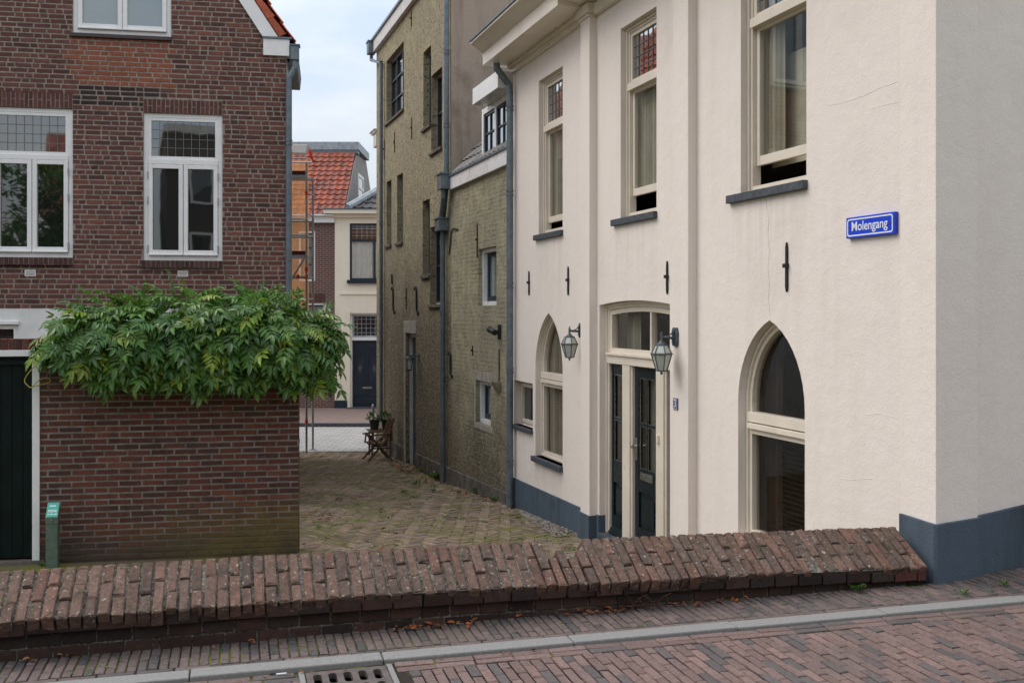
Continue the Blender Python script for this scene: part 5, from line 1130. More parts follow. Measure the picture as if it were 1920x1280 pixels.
brickwork(w, SG, lambda z: 0.01, lambda z: 0.22, gB - 0.1, gTop - 0.12, [], 0.0675, 0.215, 0.0125, 0.006, None, gcol, 'half')
w.build('brickwork', ['brick_foot', 'mortar_foot'], gwall, fix=False)
w = MB(); soldiers(w, GW, gL, 0.0, gTop - .125, gTop, -.23, 0.012, 0.072, gcol, 0.012); w.build('coping', 'brick_garden', gwall, bevel=0.004)
w = MB(); e = gzp(68, 1046); w.box(GW, gu(61), gDoor1, e - .02, dTop, -.1, 0.02); w.box(GW, gd0, gd0 + .07, e - .02, dTop, -.1, .02); w.box(GW, gd0 + .07, gu(61), gzp(30, 668), dTop, -.1, .018); w.build('gate_frame', 'white_paint', gwall, bevel=0.004)
w = MB(); k = 9; 
for i in range(k): a = gd0 + .07 + (gu(61) - gd0 - .07) * i / k; b = gd0 + .07 + (gu(61) - gd0 - .07) * (i + 1) / k; w.box(GW, a + .003, b - .003, e, gzp(30, 669), -.09, -.05)
w.box(GW, gd0 + .07, gu(61), e, gzp(30, 669), -.11, -.06); w.box(GW, gd0 + .1, gu(45), gzp(30, 684), gzp(30, 677), -.05, -.015)
gate = w.build('gate', 'door_green', gwall, bevel=0.003)
w = MB(); w.box(GW, gd0 - .1, gDoor1 + .05, gB - .3, e - .02, -.2, .03); w.build('gate_sill', 'cement', gwall, bevel=0.006)
# green marker post
pf = 0.22; a, b = gu(84.5, pf), gu(108.5, pf); z0, zc1, zc2, zp = gzp(97, 1064, pf), gzp(97, 982, pf), gzp(97, 970, pf), gzp(97, 943, pf)
mp = thing('marker_post', GW.pt((a + b) / 2, z0, pf), 'green utility marker post with teal sloping label in front of the brick wall', 'post')
w = MB(); w.box(GW, a + .004, b - .004, 0.5, zc1, pf - .09, pf - .004); w.build('shaft', 'post_green', mp, bevel=0.004)
w = MB(); w.hexa([GW.pt(a, zc1 - .0, pf), GW.pt(b, zc1, pf), GW.pt(b, zc2, pf), GW.pt(a, zc2, pf), GW.pt(a, zc1, pf - .1), GW.pt(b, zc1, pf - .1), GW.pt(b, zp - .005, pf - .1), GW.pt(a, zp - .005, pf - .1)]); w.build('cap', 'post_green', mp, bevel=0.003)
def capp(fu, fv, e=0.003): 
    q = GW.pt(a, zc2, pf).lerp(GW.pt(b, zc2, pf), fu); r = GW.pt(a, zp - .005, pf - .1).lerp(GW.pt(b, zp - .005, pf - .1), fu); return q.lerp(r, fv) + (GW.n + Vector((0, 0, .7))).normalized() * e
w = MB(); w.poly([capp(.05, .04), capp(.95, .04), capp(.95, .96), capp(.05, .96)]); w.build('label_plate', 'post_teal', mp)
w = MB()
for v0, v1, segs in ((.70, .78, ((.22, .72),)), (.45, .49, ((.15, .85),)), (.36, .41, ((.15, .85),)), (.18, .24, ((.15, .3), (.38, .58), (.66, .9)))):
    for s0, s1 in segs: w.poly([capp(s0, v0, .0045), capp(s1, v0, .0045), capp(s1, v1, .0045), capp(s0, v1, .0045)])
w.build('lettering', 'sign_white', mp)
w = MB(); c = GW.pt((a + b) / 2, (zc1 + zc2) / 2 + .01, pf); w.tube([c - GW.n * .01, c + GW.n * .008], 0.013, 10); w.build('lock', 'steel', mp)
# loose yellow cord
w = MB(); cp_ = [(104, 656), (98, 663), (80, 675), (62, 690), (50, 703), (45, 714), (50, 721), (58, 726), (66, 724), (80, 720), (92, 716), (93, 711), (84, 709), (75, 712), (68, 718), (62, 724)]
P = [GW.pt(*GW.pix(x, y, .05), .05 + .02 * math.sin(i)) for i, (x, y) in enumerate(cp_)]
sm = []
for i in range(len(P) - 1):
    p0, p1, p2, p3 = P[max(i - 1, 0)], P[i], P[i + 1], P[min(i + 2, len(P) - 1)]
    for k in range(4):
        t = k / 4; sm.append(0.5 * ((2 * p1) + (p2 - p0) * t + (2 * p0 - 5 * p1 + 4 * p2 - p3) * t * t + (3 * p1 - p0 - 3 * p2 + p3) * t ** 3))
w.tube(sm + [P[-1]], 0.0055, 6)
tag(w.build('cord', 'cord', None, smooth=True), 'loose yellow cord curling over the white gate post', 'cord')
#---VINE
# ------------------------------------------------------------------ wisteria over the garden wall
wis = thing('wisteria', GW.pt(-1.2, gTop, 0), 'lush green wisteria spilling over the top of the brick garden wall', 'climbing plant')
vine = MB()
def leaflet(mb, p, d, n, L, W, col):
    s = d.cross(n).normalized(); fold = n * (W * 0.22); dr = n * (-L * 0.10)
    A = p; T = p + d * L + dr * 1.6; M1 = p + d * (L * 0.33) + dr * .1; M2 = p + d * (L * 0.68) + dr * .6
    mb.add([A, M1 + s * W * .5 + fold, M2 + s * W * .42 + fold, T, M2 - s * W * .42 + fold, M1 - s * W * .5 + fold, M1, M2],
           [(0, 1, 6), (1, 2, 7, 6), (2, 3, 7), (0, 6, 5), (6, 7, 4, 5), (7, 3, 4)], 0, col)
def compound(mb, p, d, n, L, col, pairs=5):
    """pinnate leaf: a drooping rachis with paired leaflets and one at the tip"""
    d = d.normalized(); n = (n - d * n.dot(d)).normalized(); g_ = Vector((0, 0, -1)); q = p; step = L / pairs; prev = q
    for k in range(pairs + 1):
        d = (d + g_ * (0.16)).normalized(); n = (n - d * n.dot(d)).normalized(); s = d.cross(n).normalized()
        if k > 0:
            mb.add([prev + s * .0015, prev - s * .0015, q - s * .0015, q + s * .0015], [(0, 1, 2, 3)], 0, tuple(x * 1.2 for x in col))
            l = L * (0.48 if 0 < k < pairs - 1 else 0.40) * rr(.88, 1.12)
            for sg_ in (-1, 1):
                ld = (s * sg_ * rr(.8, 1.0) + d * rr(.45, .7) + g_ * .18 + n * rr(-.1, .12)).normalized(); ln = (n + s * sg_ * rr(-.3, .3) + d * rr(-.15, .15)); ln = (ln - ld * ln.dot(ld)).normalized()
                c = tuple(x * rr(.85, 1.15) for x in col); leaflet(mb, q, ld, ln, l, l * rr(.28, .35), c)
        prev = q; q = q + d * step
    leaflet(mb, prev, d, n, L * .5, L * .18, col)
def vcol(young_lit=0.0):  # higher values pick paler greens: young growth plus painted top light
    k = rnd() * (1 - young_lit) + young_lit * rr(.5, 1); b = rr(.75, 1.25)
    c = (0.07, 0.175, 0.036) if k < .42 else ((0.105, 0.235, 0.034) if k < .90 else (0.25, 0.36, 0.038))
    return tuple(x * b for x in c)
uV0, uV1 = gu(108), 0.29
def vtop(u):     # height of the crown line
    t = (u - uV0) / (uV1 - uV0); base = 0.03 + 0.37 * min(1, max(0, t) / 0.16) ** .8 + .10 * math.exp(-((t - .78) / .09) ** 2)
    return gTop + base * (1 + .12 * math.sin(u * 4.3) + .10 * math.sin(u * 9.1)) - max(0, (t - .84)) * 2.0
def vbot(u):
    t = (u - uV0) / (uV1 - uV0); return gTop + .07 - (0.02 + 0.46 * min(1, max(0, t) / .17)) - .06 * math.sin(u * 5.0) - (.05 if t > .7 else 0)
N = 1180
for i in range(N):
    t = rnd() ** 0.93; u = uV0 + (uV1 - uV0) * t; tp, bt = vtop(u), vbot(u); a = rr(-.35, 1.12) * math.pi / 2    # angle over the crown: 90 deg = top
    depth = rr(.55, 1.0) if rnd() < .7 else rr(.1, .6)
    end = min(1, t / .06 + .3) * min(1, (1 - t) / .10 + .35)
    if a >= 0:
        h = tp - gTop + .05; nout = .42 * math.cos(a) * depth * end - .12 * (a > math.pi * .42); z = gTop - .08 + (h + .03) * math.sin(a) * depth
    else:
        k = a / (-.35 * math.pi / 2); nout = (.42 - .14 * k) * rr(.7, 1) * depth * end; z = gTop - .05 - (gTop - bt - .12) * k
    if a > 1.05 * math.pi / 2 or rnd() < .12: nout -= rr(0, .38)
    p = GW.pt(u, z, nout)
    out = (GW.n * max(.15, math.cos(a)) + Vector((0, 0, 1)) * max(-.1, math.sin(a)) + GW.t * (rr(-.3, .3) + (1.3 if t > .93 else (-1.0 if t < .05 else 0)))).normalized()
    d = (out * rr(.35, .8) + GW.t * rr(-.7, .7) + Vector((0, 0, rr(-.8, .15)))).normalized()
    n = (out + Vector((0, 0, .55)) + GW.t * rr(-.35, .35)).normalized()
    compound(vine, p, d, n, rr(.20, .32), vcol(.75 if a > .9 and rnd() < .7 else 0.0), random.choice((5, 5, 6)))  # crown leaves paler, sky light put into their colour
for i in range(46):    # trailing sprays over the corner and long shoots above the crown
    if i < 26: u = rr(-.05, .30); p = GW.pt(u, gTop - rr(-.1, .42), rr(-.25, .35)); d = (GW.t * rr(.1, .9) + GW.n * rr(-.2, .5) + Vector((0, 0, rr(-1.1, -.2))))
    else: u = rr(uV0 + .6, uV1 - .25); p = GW.pt(u, vtop(u) - .04, rr(-.2, .2)); d = (Vector((0, 0, rr(.15, .7))) + GW.t * rr(-.9, .9) + GW.n * rr(-.1, .6))
    compound(vine, p, d, (GW.n + Vector((0, 0, .5)) + GW.t * rr(-.3, .3)), rr(.18, .27), vcol(.6), 6)
for px, py in ((520, 622), (527, 630)):
    u, z = GW.pix(px, py, .42); compound(vine, GW.pt(u, z, .42), GW.n + GW.t * .3 + Vector((0, 0, -.7)), GW.n + Vector((0, 0, .4)), .15, (0.45, 0.30, 0.02), 3)
vine.build('foliage', 'leaf', wis, fix=False)
w = MB()
for k in range(6):
    u = uV0 + (uV1 - 1.1 - uV0) * (k + rr(.2, .6)) / 6; P = [GW.pt(u + j * .12, gTop + .02 + .05 * math.sin(j + k), -.1 + .04 * math.sin(j * 1.7 + k)) for j in range(6)] + [GW.pt(u + .75, gTop - .12, .12), GW.pt(u + .82, gTop - .3, .1)]
    w.tube(P, [.022, .022, .02, .018, .016, .014, .01, .006], 7)
w.build('stem', 'stem', wis, smooth=True)
#---FAR
# ------------------------------------------------------------------ houses across the far street
fu = lambda px: FS.U(px); fz = lambda py: FS.Zp(700, py)
MAT['far_brick'] = None
def _fb():
    t = NT('far_brick'); c, f = t.brick(t.planar((1, 0)), (0.155, 0.075, 0.062), (0.115, 0.06, 0.052), (0.25, 0.22, 0.2), 0.22, 0.072, 0.011); t.bump(t.math('SUBTRACT', 1., f), .5, .01); return t.done(c, .9, .2)
MAT['far_brick'] = _fb()
fb = thing('brick_townhouse', FS.pt(-9, 0.1, -1), 'brown brick townhouse with red pantile roof across the far street', 'house')
xR = fu(628); zE = fz(418); xL = -22
w1 = (fu(560), fu(591), fz(527), fz(433)); w2 = (fu(560), fu(610), fz(640), fz(568))
w = MB(); w.holed(FS, [(xL, -.2), (xR, -.2), (xR, zE), (xL, zE)], [rect(*w1), rect(*w2)], 0, .1); w.build('wall', 'far_brick', fb, fix=False)
for q in (w1, w2):
    w = MB(); w.ring(FS, *q, .07, -.09, -.02); wo = w.build('window', 'white_paint', fb); w = MB(); w.ring(FS, q[0] + .07, q[1] - .07, q[2] + .07, q[3] - .07, .05, -.08, -.04)
    for k in (1, 2): z = q[2] + (q[3] - q[2]) * k / 3; w.box(FS, q[0] + .1, q[1] - .1, z - .02, z + .02, -.078, -.042)
    w.build('sash', 'navy', wo); w = MB(); w.poly([FS.pt(a, b, -.065) for a, b in rect(q[0] + .07, q[1] - .07, q[2] + .07, q[3] - .07)]); w.build('pane', 'pane_bright', wo)
w = MB(); soldiers(w, FS, w2[0], w2[1], w2[3] + .01, w2[3] + .33, -.02, .012, .07, lambda u, z: jit((.14, .07, .06), .8, 1.2)); w.build('lintel', 'brick_house', fb)
w = MB(); w.box(FS, xL, xR, zE, fz(406), -.3, .15); w.box(FS, xL, xR, fz(406) + .001, fz(403), -.3, .28); w.build('cornice', 'white_paint', fb, bevel=.01)
xG = -5.97; yT, zT = 38.7, EYE + 297 / FPX * 38.7; zEv = fz(403)
up_ = Vector((0, yT - 36, zT - zEv)); SL = up_.length; up_.normalize(); nn_ = Vector((0, -up_.z, up_.y))
w = MB(); fc = lambda: jit(random.choice([(.40, .085, .035), (.33, .075, .04), (.27, .08, .05)]), .7, 1.25)
nv = 13; tiles(w, (xG - 42 * .25, 36 - .12, zEv), Vector((1, 0, 0)), up_, nn_, .25, SL / nv, 42, nv, fc, 0, .05)
w.poly([(xL, 36, zEv - .02), (xG, 36, zEv - .02), (xG, yT, zT - .02), (xL, yT, zT - .02)], 0, (.1, .03, .02)); w.build('roof', 'tile_red', fb, fix=False)
w = MB(); w.poly([(xG + .01, 36, -.2), (xG + .01, 36, zEv), (xG + .01, yT, zT), (xG + .01, 41.4, zT + .1), (xG + .01, 45.2, fz(418)), (xG + .01, 45.2, -.2)])
wg = (39.15, 40.6, EYE + 205 / FPX * 40, EYE + 258 / FPX * 39.6); w.build('gable_wall', 'grey_render', fb)
GFr = Fr((xG + .01, 36), (0, 1), (1, 0)); w = MB(); w.ring(GFr, wg[0] - 36, wg[1] - 36, wg[2], wg[3], .12, -.05, .03); w.box(GFr, wg[0] - 35.9, wg[1] - 36.1, (wg[2] + wg[3]) / 2 - .05, (wg[2] + wg[3]) / 2 + .05, -.04, .025); wo = w.build('window', 'white_paint', fb)
w = MB(); w.poly([GFr.pt(a, b, .005) for a, b in rect(wg[0] - 35.9, wg[1] - 36.1, wg[2] + .1, wg[3] - .1)]); w.build('pane', 'pane_bright', wo)
w = MB(); w.box(FS, xL, xG + .08, zT + .0, zT + .14, -(yT - 36) - .4, -(yT - 36) + .03); w.build('flashing', 'zinc', fb)
w = MB(); w.hexa([(xL, yT - .05, zT + .142), (xG + .12, yT - .05, zT + .142), (xG + .12, 41.5, zT + .142), (xL, 41.5, zT + .142), (xL, yT - .05, zT + .44), (xG + .12, yT - .05, zT + .44), (xG + .12, 41.5, zT + .44), (xL, 41.5, zT + .44)]); w.build('parapet', 'zinc_light', fb)
fc_ = thing('cream_townhouse', FS.pt(-4, 0.1, -1), 'cream rendered townhouse with dark blue door across the far street', 'house')
x0, x1 = fu(628) + .005, 6.0; NF = .06
wn_ = (fu(656), fu(656) + 1.75, fz(525), fz(419)); dn_ = (fu(657), fu(657) + 1.25, .1, fz(587))
w = MB(); w.holed(FS, [(x0, -.2), (x1, -.2), (x1, fz(408)), (x0, fz(408))], [rect(*wn_), rect(*dn_)], NF, .2); w.poly([FS.pt(x0, -.2, NF), FS.pt(x0, -.2, -.2), FS.pt(x0, fz(408), -.2), FS.pt(x0, fz(408), NF)]); w.box(FS, x0 + .2, x1, fz(552), fz(549), NF - .02, NF + .04); w.box(FS, fu(652), dn_[0], .1, fz(583), NF - .01, NF + .03); w.build('wall', 'far_cream', fc_, fix=False)
w = MB(); w.box(FS, x0 - .0, fu(652), .05, fz(750), NF - .02, NF + .04); w.build('plinth', 'navy', fc_)
w = MB(); w.box(FS, x0 - .25, x1, fz(408), fz(402), -.3, NF + .12); w.box(FS, x0 - .35, x1, fz(402) + .001, fz(394), -.3, NF + .28); w.build('cornice', 'far_cream', fc_, bevel=.01)
w = MB(); w.box(FS, x0 - .38, x1, fz(394) + .002, fz(392.5), -.3, NF + .32); w.build('gutter', 'zinc', fc_)
w = MB(); w.ring(FS, *wn_, .07, -.06, NF - .06); zl = fz(453); w.box(FS, wn_[0] + .07, wn_[1] - .07, zl, zl + .09, -.06, NF - .05); um = (wn_[0] + wn_[1]) / 2; w.box(FS, um - .04, um + .04, wn_[2] + .05, zl, -.058, NF - .062); wo = w.build('window', 'navy', fc_, bevel=.005)
w = MB(); w.poly([FS.pt(a, b, -.02) for a, b in rect(*wn_)]); w.build('pane', 'glass', wo)
w = MB(); curtain(w, FS, wn_[0] + .05, wn_[1] - .05, wn_[2], zl + .05, -.06, 14, .02); w.poly([FS.pt(a, b, -.2) for a, b in rect(wn_[0], wn_[1], wn_[2], zl)]); w.build('curtain', 'curtain_white', wo)
w = MB(); a, b, c, d = wn_[0] + .07, wn_[1] - .07, zl + .09, wn_[3] - .07
for k in range(1, 9): x = a + (b - a) * k / 9; w.box(FS, x - .008, x + .008, c, d, -.015, 0)
for k in range(1, 4): z = c + (d - c) * k / 4; w.box(FS, a, b, z - .008, z + .008, -.0145, .0005)
w.build('leading', 'zinc_light', wo); w = MB(); w.box(FS, wn_[0] - .08, wn_[1] + .08, wn_[2] - .12, wn_[2] - .001, -.05, NF + .1); w.build('sill', 'navy', wo)
w = MB(); w.poly([FS.pt(a, b, -.25) for a, b in rect(wn_[0] - .1, wn_[1] + .1, wn_[2] - .1, wn_[3] + .1)]); w.build('backing', simple('brown_room', (.12, .08, .05), .9, .1), wo)
zd1 = fz(638); w = MB(); w.ring(FS, *dn_, .06, -.14, NF - .1, .01); w.box(FS, dn_[0] + .06, dn_[1] - .06, zd1, fz(632), -.13, NF - .06); w.build('door_frame', 'white_paint', fc_)
w = MB(); w.box(FS, dn_[0] + .06, dn_[1] - .06, .1, zd1, -.16, -.09)
for a, b, c, d in ((.14, .52, .95, 2.0), (.60, 1.08, .95, 2.0), (.14, 1.08, .25, .55), (.14, 1.08, 2.08, 2.25)): w.ring(FS, dn_[0] + a, dn_[0] + b, c, d, .03, -.09, -.07)
dd = w.build('door', 'navy', fc_); w = MB(); w.box(FS, dn_[0] + .42, dn_[0] + .75, .78, .84, -.09, -.06); w.build('letter_slot', 'steel', dd)
w = MB()
for cx in (.33, .84):
    for k in range(8): a = k * math.pi / 4; c = FS.pt(dn_[0] + cx, 1.5, -.085); w.tube([c, c + Vector((.1 * math.cos(a), 0, .16 * math.sin(a)))], .008, 5)
w.build('door_grille', 'lead', dd)
w = MB(); w.poly([FS.pt(a, b, -.12) for a, b in rect(dn_[0] + .06, dn_[1] - .06, fz(632), dn_[3] - .06)]); tl_ = w.build('transom_pane', 'pane', fc_); w = MB(); a, b, c, d = dn_[0] + .06, dn_[1] - .06, fz(632), dn_[3] - .06
w.ring(FS, a, b, c, d, .06, -.12, -.09)
for k in range(1, 7): x = a + (b - a) * k / 7; w.box(FS, x - .008, x + .008, c, d, -.118, -.105)
for k in range(1, 5): z = c + (d - c) * k / 5; w.box(FS, a, b, z - .008, z + .008, -.1175, -.1045)
w.build('leading', 'zinc_light', tl_)
w = MB(); w.box(FS, dn_[0] - .1, dn_[1] + .1, 0, .099 + .03, -.1, .35); w.build('doorstep', 'bluestone', fc_)
zr0 = fz(392); hx = Vector((fu(656), 36, zr0)); ap = Vector((hx.x + 3.4, 39.4, zr0 + 2.6))
w = MB(); upd = Vector((0, 3.4, 2.6)).normalized(); nnd = Vector((0, -2.6, 3.4)).normalized()
for j in range(12):
    q0 = hx.x + j * .35 * .8 + .15; n_t = int((6.0 - q0) / .27); tiles(w, (q0, 36 - .05 + j * .35 * upd.y, zr0 + .02 + j * .35 * upd.z), Vector((1, 0, 0)), upd, nnd, .27, .35, n_t, 1, lambda: jit((.075, .068, .065), .7, 1.3), 0, .05)
w.poly([hx, (6, 36, zr0), (6, 39.4, zr0 + 2.6), ap], 0, (.03, .03, .03)); w.poly([hx, ap, (hx.x, 42, zr0)], 0, (.06, .06, .06)); w.build('roof', 'tile_dark', fc_, fix=False)
w = MB(); w.tube([hx + Vector((-.05, -.1, .05)), ap + Vector((0, 0, .12))], .14, 8); w.build('hip_flashing', 'zinc_light', fc_)
# corner house at the end of the alley with its eave, scaffolding and orange net
ck = thing('corner_house', (-7, 21, 0), 'corner house with white eave box behind the brown brick house', 'house')
w = MB(); w.hexa([(-12, 18.1, -.2), (-5.45, 18.1, -.2), (-5.62, 24.3, -.2), (-12, 24.3, -.2), (-12, 18.1, 7.1), (-5.45, 18.1, 7.1), (-5.62, 24.3, 7.1), (-12, 24.3, 7.1)]); w.build('wall', 'far_brick', ck)
zg0, zg1 = EYE + 297 / FPX * 24.5, EYE + 313 / FPX * 24.5
w = MB(); w.hexa([(-12, 22.9, zg0), (-4.98, 22.9 + 1.55, zg0), (-4.98, 24.7, zg0), (-12, 24.7, zg0), (-12, 22.9, zg1), (-4.94, 24.45, zg1), (-4.94, 24.75, zg1), (-12, 24.75, zg1)]); w.build('eave_box', 'white_paint', ck, bevel=.01)
w = MB(); w.hexa([(-12, 18.1, 7.101), (-5.4, 18.1, 7.101), (-5.5, 24.4, 7.101), (-12, 24.4, 7.101), (-12, 18.2, 10.6), (-8.6, 18.2, 10.6), (-8.6, 24.3, 10.6), (-12, 24.3, 10.6)]); w.build('roof', simple('red_tile_plain', (.30, .08, .045), .6, .4, var=.5, vscale=5), ck)
sf = thing('scaffolding', (-5.4, 25, 0), 'aluminium scaffold tower with decks at the far end of the alley', 'scaffolding')
SX, SX2, SY, SY2 = -5.08, -7.3, 25.05, 25.75
for x, y in ((SX, SY), (SX + .02, SY2), (SX2, SY), (SX2, SY2)):
    w = MB(); w.tube([(x, y, .05), (x, y, 7.2 if x > -6 and y < 25.5 else 6.9)], .028, 10); w.lathe((x, y, 0), [(.1, 0), (.1, .012), (.025, .02), (.025, .1)], 10); w.build('pole', 'galv', sf, smooth=False)
Zs = lambda py: EYE - (py - HOR) / FPX * 25.05
for py in (328, 478):
    w = MB(); z = Zs(py); w.box(Fr((SX2, SY), (1, 0), (0, -1)), 0, SX - SX2 - .03, z - .06, z + .0, -.7, -.002); w.build('deck', 'zinc_light', sf)
    w = MB(); w.box(Fr((SX2, SY), (1, 0), (0, -1)), 0, SX - SX2 - .03, z + .002, z + .10, -.03, 0.0); w.build('toe_board', 'deck_red', sf)
w = MB()
for py in (297, 411, 441, 519):
    for y in (SY, SY2): w.tube([(SX2, y - .03, Zs(py)), (SX, y - .03, Zs(py))], .022, 8)
for py in (360, 400, 440, 519, 560, 620, 700): w.tube([(SX, SY, Zs(py)), (SX + .02, SY2, Zs(py))], .02, 8)
w.tube([(SX2, SY - .05, Zs(760)), (SX - .05, SY - .05, Zs(485))], .022, 8); w.build('brace', 'galv', sf)
w = MB()
for x, y, py in ((SX, SY, 362), (SX, SY, 505), (SX, SY, 519), (SX, SY, 790), (SX - .2, SY - .03, 519)): w.tube([(x, y, Zs(py) - .05), (x, y, Zs(py) + .05)], .04, 10)
w.build('coupler', 'red_plastic', sf)
w = MB(); NX = Fr((SX2, 25.85), (1, 0), (0, -1)); m_ = 18
nb = []
for j in range(25):
    for i in range(m_ + 1): nb.append(NX.pt((SX - .1 - SX2) * i / m_, Zs(600) + (Zs(292) - Zs(600)) * j / 24, .02 * math.sin(i * 1.3 + j * .4) + .015 * math.sin(j * 1.1)))
w.add(nb, [(j * (m_ + 1) + i, j * (m_ + 1) + i + 1, (j + 1) * (m_ + 1) + i + 1, (j + 1) * (m_ + 1) + i) for j in range(24) for i in range(m_)])
tag(w.build('scaffold_net', 'net', None, smooth=True), 'translucent orange debris net hung on the scaffold tower', 'net')
w = MB(); w.tube([(SX, SY - .03, Zs(285)), (SX + .03, SY - .06, Zs(276)), (SX + .10, SY - .06, Zs(284)), (SX + .14, SY - .05, Zs(296)), (SX + .2, SY - .05, Zs(306))], [.03, .05, .04, .03, .012], 7); w.tube([(SX, SY - .03, Zs(276)), (SX - .25, SY - .03, Zs(281)), (SX - .6, SY - .02, Zs(279))], .018, 6)
tag(w.build('warning_ribbon', 'red_plastic', None, smooth=True), 'orange red ribbon knotted to the top of the scaffold', 'ribbon')
#---SMALL
# ------------------------------------------------------------------ wooden chair, table with pots, post
def bar3(mb, a, b, w_, t_, up=Vector((0, 0, 1))):
    a, b = Vector(a), Vector(b); d = (b - a).normalized(); s = d.cross(up).normalized() if abs(d.dot(up)) < .98 else Vector((0, 1, 0)); n = s.cross(d).normalized(); P = []
    for q in (a, b):
        for x, y in ((-1, -1), (1, -1), (1, 1), (-1, 1)): P.append(q + s * (x * t_ / 2) + n * (y * w_ / 2))
    mb.hexa(P)
chr_ = thing('folding_chair', (0, 0, 0), 'weathered wooden folding armchair facing the alley', 'chair')
# local: x = forward (seat front), y = sideways, z up
for sy in (-.26, .26):
    w = MB(); bar3(w, (.30, sy, 0), (-.16, sy, .50), .045, .025); w.build('leg', 'wood', chr_, bevel=.003)
    w = MB(); bar3(w, (-.30, sy * .9, 0), (.22, sy * .9, .60), .045, .025); w.build('leg', 'wood', chr_, bevel=.003)
    w = MB(); bar3(w, (.30, sy, .60), (-.26, sy, .64), .03, .055); bar3(w, (.24, sy, .42), (.22, sy, .6), .035, .025); w.build('armrest', 'wood', chr_, bevel=.004)
    w = MB(); bar3(w, (-.12, sy * .88, .36), (-.34, sy * .88, .98), .045, .025); w.build('back_post', 'wood', chr_, bevel=.003)
w = MB()
for k in range(6): bar3(w, (.25 - k * .078, -.24, .42 - k * .006), (.25 - k * .078, .24, .42 - k * .006), .018, .06)
for sy in (-.2, .2): bar3(w, (.27, sy, .405), (-.2, sy, .38), .03, .022)
w.build('seat', 'wood', chr_, bevel=.003)
w = MB()
for k in range(7): y = -.19 + k * .063; bar3(w, (-.17, y, .52), (-.33, y, .94), .04, .012, Vector((1, 0, .3)))
bar3(w, (-.33, -.23, .95), (-.33, .23, .95), .06, .022); bar3(w, (-.165, -.23, .5), (-.165, .23, .5), .05, .02); w.build('backrest', 'wood', chr_, bevel=.003)
cx_, cy_ = (708 - 960) / FPX * 23.7, 23.7
chr_.location = (cx_, cy_, gz(cy_)); chr_.rotation_euler = (0, 0, math.radians(200))
tb = thing('side_table', (0, 0, 0), 'small dark wooden table holding plant pots behind the folding chair', 'table')
w = MB()
for k in range(6): bar3(w, (-.25 + k * .1, -.25, .62), (-.25 + k * .1, .25, .62), .02, .09)
w.build('tabletop', 'wood', tb, bevel=.003)
for sx in (-.22, .22):
    for sy in (-.2, .2): w = MB(); bar3(w, (sx, sy, 0), (sx, sy, .61), .04, .04, Vector((1, 0, 0))); w.build('leg', 'wood', tb, bevel=.003)
for sy in (-.2, .2): w = MB(); bar3(w, (-.22, sy, .2), (.22, sy, .2), .035, .02); w.build('stretcher', 'wood', tb)
tx_, ty_ = (712 - 960) / FPX * 24.7, 24.7; tb.location = (tx_, ty_, gz(ty_)); tb.rotation_euler = (0, 0, math.radians(18))
def bush(mb, c, R, n, L, colf, squash=.8):
    for i in range(n):
        a, b = rr(0, 2 * math.pi), math.acos(rr(-.3, 1)); r = R * rr(.5, 1); d = Vector((math.sin(b) * math.cos(a), math.sin(b) * math.sin(a), math.cos(b) * squash)); leaflet(mb, Vector(c) + d * r, (d + Vector((rr(-.6, .6), rr(-.6, .6), rr(-.3, .4)))).normalized(), Vector((rr(-.4, .4), rr(-.4, .4), 1)).normalized(), L * rr(.7, 1.2), L * .45, colf())
pots = [(-.13, -.02, .12, 'round grey plant pot with a bushy green plant beside the chair'), (.14, .05, .10, 'smaller dark pot with green shoots at the wall side of the table')]
for dx, dy, r, lab in pots:
    base = Vector((tx_ + dx, ty_ + dy, gz(ty_) + .632)); pt_ = thing('potted_plant', base, lab, 'potted plant', 'pots on the little table')
    w = MB(); w.lathe(base, [(r * .8, 0), (r, .2), (r * 1.06, .2), (r * 1.06, .23), (r * .95, .23), (r * .9, .2)], 16); w.build('pot', 'pot', pt_, smooth=False)
    w = MB(); bush(w, base + Vector((0, 0, .27)), .19, 170, .075, lambda: jit((.05, .11, .03), .7, 1.3)); w.build('foliage', 'leaf', pt_, fix=False)
mx, my = (699.5 - 960) / FPX * 26.3, 26.3
bp = thing('bollard', (mx, my, 0), 'thin grey steel post at the far corner of the olive house', 'post')
w = MB(); w.tube([(mx, my, 0), (mx, my, 1.06)], .035, 12); w.lathe((mx, my, 1.05), [(.035, 0), (.04, .01), (.03, .05), (.01, .065)], 12); w.build('shaft', 'galv', bp); w = MB(); w.box(Fr((mx, my), (1, 0), (0, -1)), -.05, .13, .68, .72, -.02, .05); w.box(Fr((mx, my), (1, 0), (0, -1)), -.04, .03, .45, .68, -.02, .05); w.build('bracket', 'iron', bp)
# weeds in the alley and along the street, fallen leaves, gravel
def ground_pt(px, py, zf):
    d = Vector(((px - 960) / FPX, 1, -(py - HOR) / FPX)); k = 5.0
    for _ in range(60):
        p = Vector((0, 0, EYE)) + d * k; k += (p.z - zf(p.y)) / max(.05, (py - HOR) / FPX) * .7
    return Vector((0, 0, EYE)) + d * k
gcolw = lambda: jit(random.choice([(.09, .19, .025), (.06, .15, .03), (.12, .2, .04)]), .7, 1.3)
def weed(p, R, n, L, label, group):
    w = MB(); p = Vector(p)
    for i in range(n):
        a = rr(0, 2 * math.pi); d = Vector((math.cos(a), math.sin(a), rr(.25, 1.2))).normalized(); s_ = p + Vector((math.cos(a), math.sin(a), 0)) * R * rr(0, .7)
        leaflet(w, s_ + Vector((0, 0, rr(0, L * .7))), d, Vector((rr(-.3, .3), rr(-.3, .3), 1)).normalized(), L * rr(.6, 1.1), L * .4, gcolw())
    o = w.build('weed', 'leaf', None, fix=False); return tag(o, label, 'weed', group)
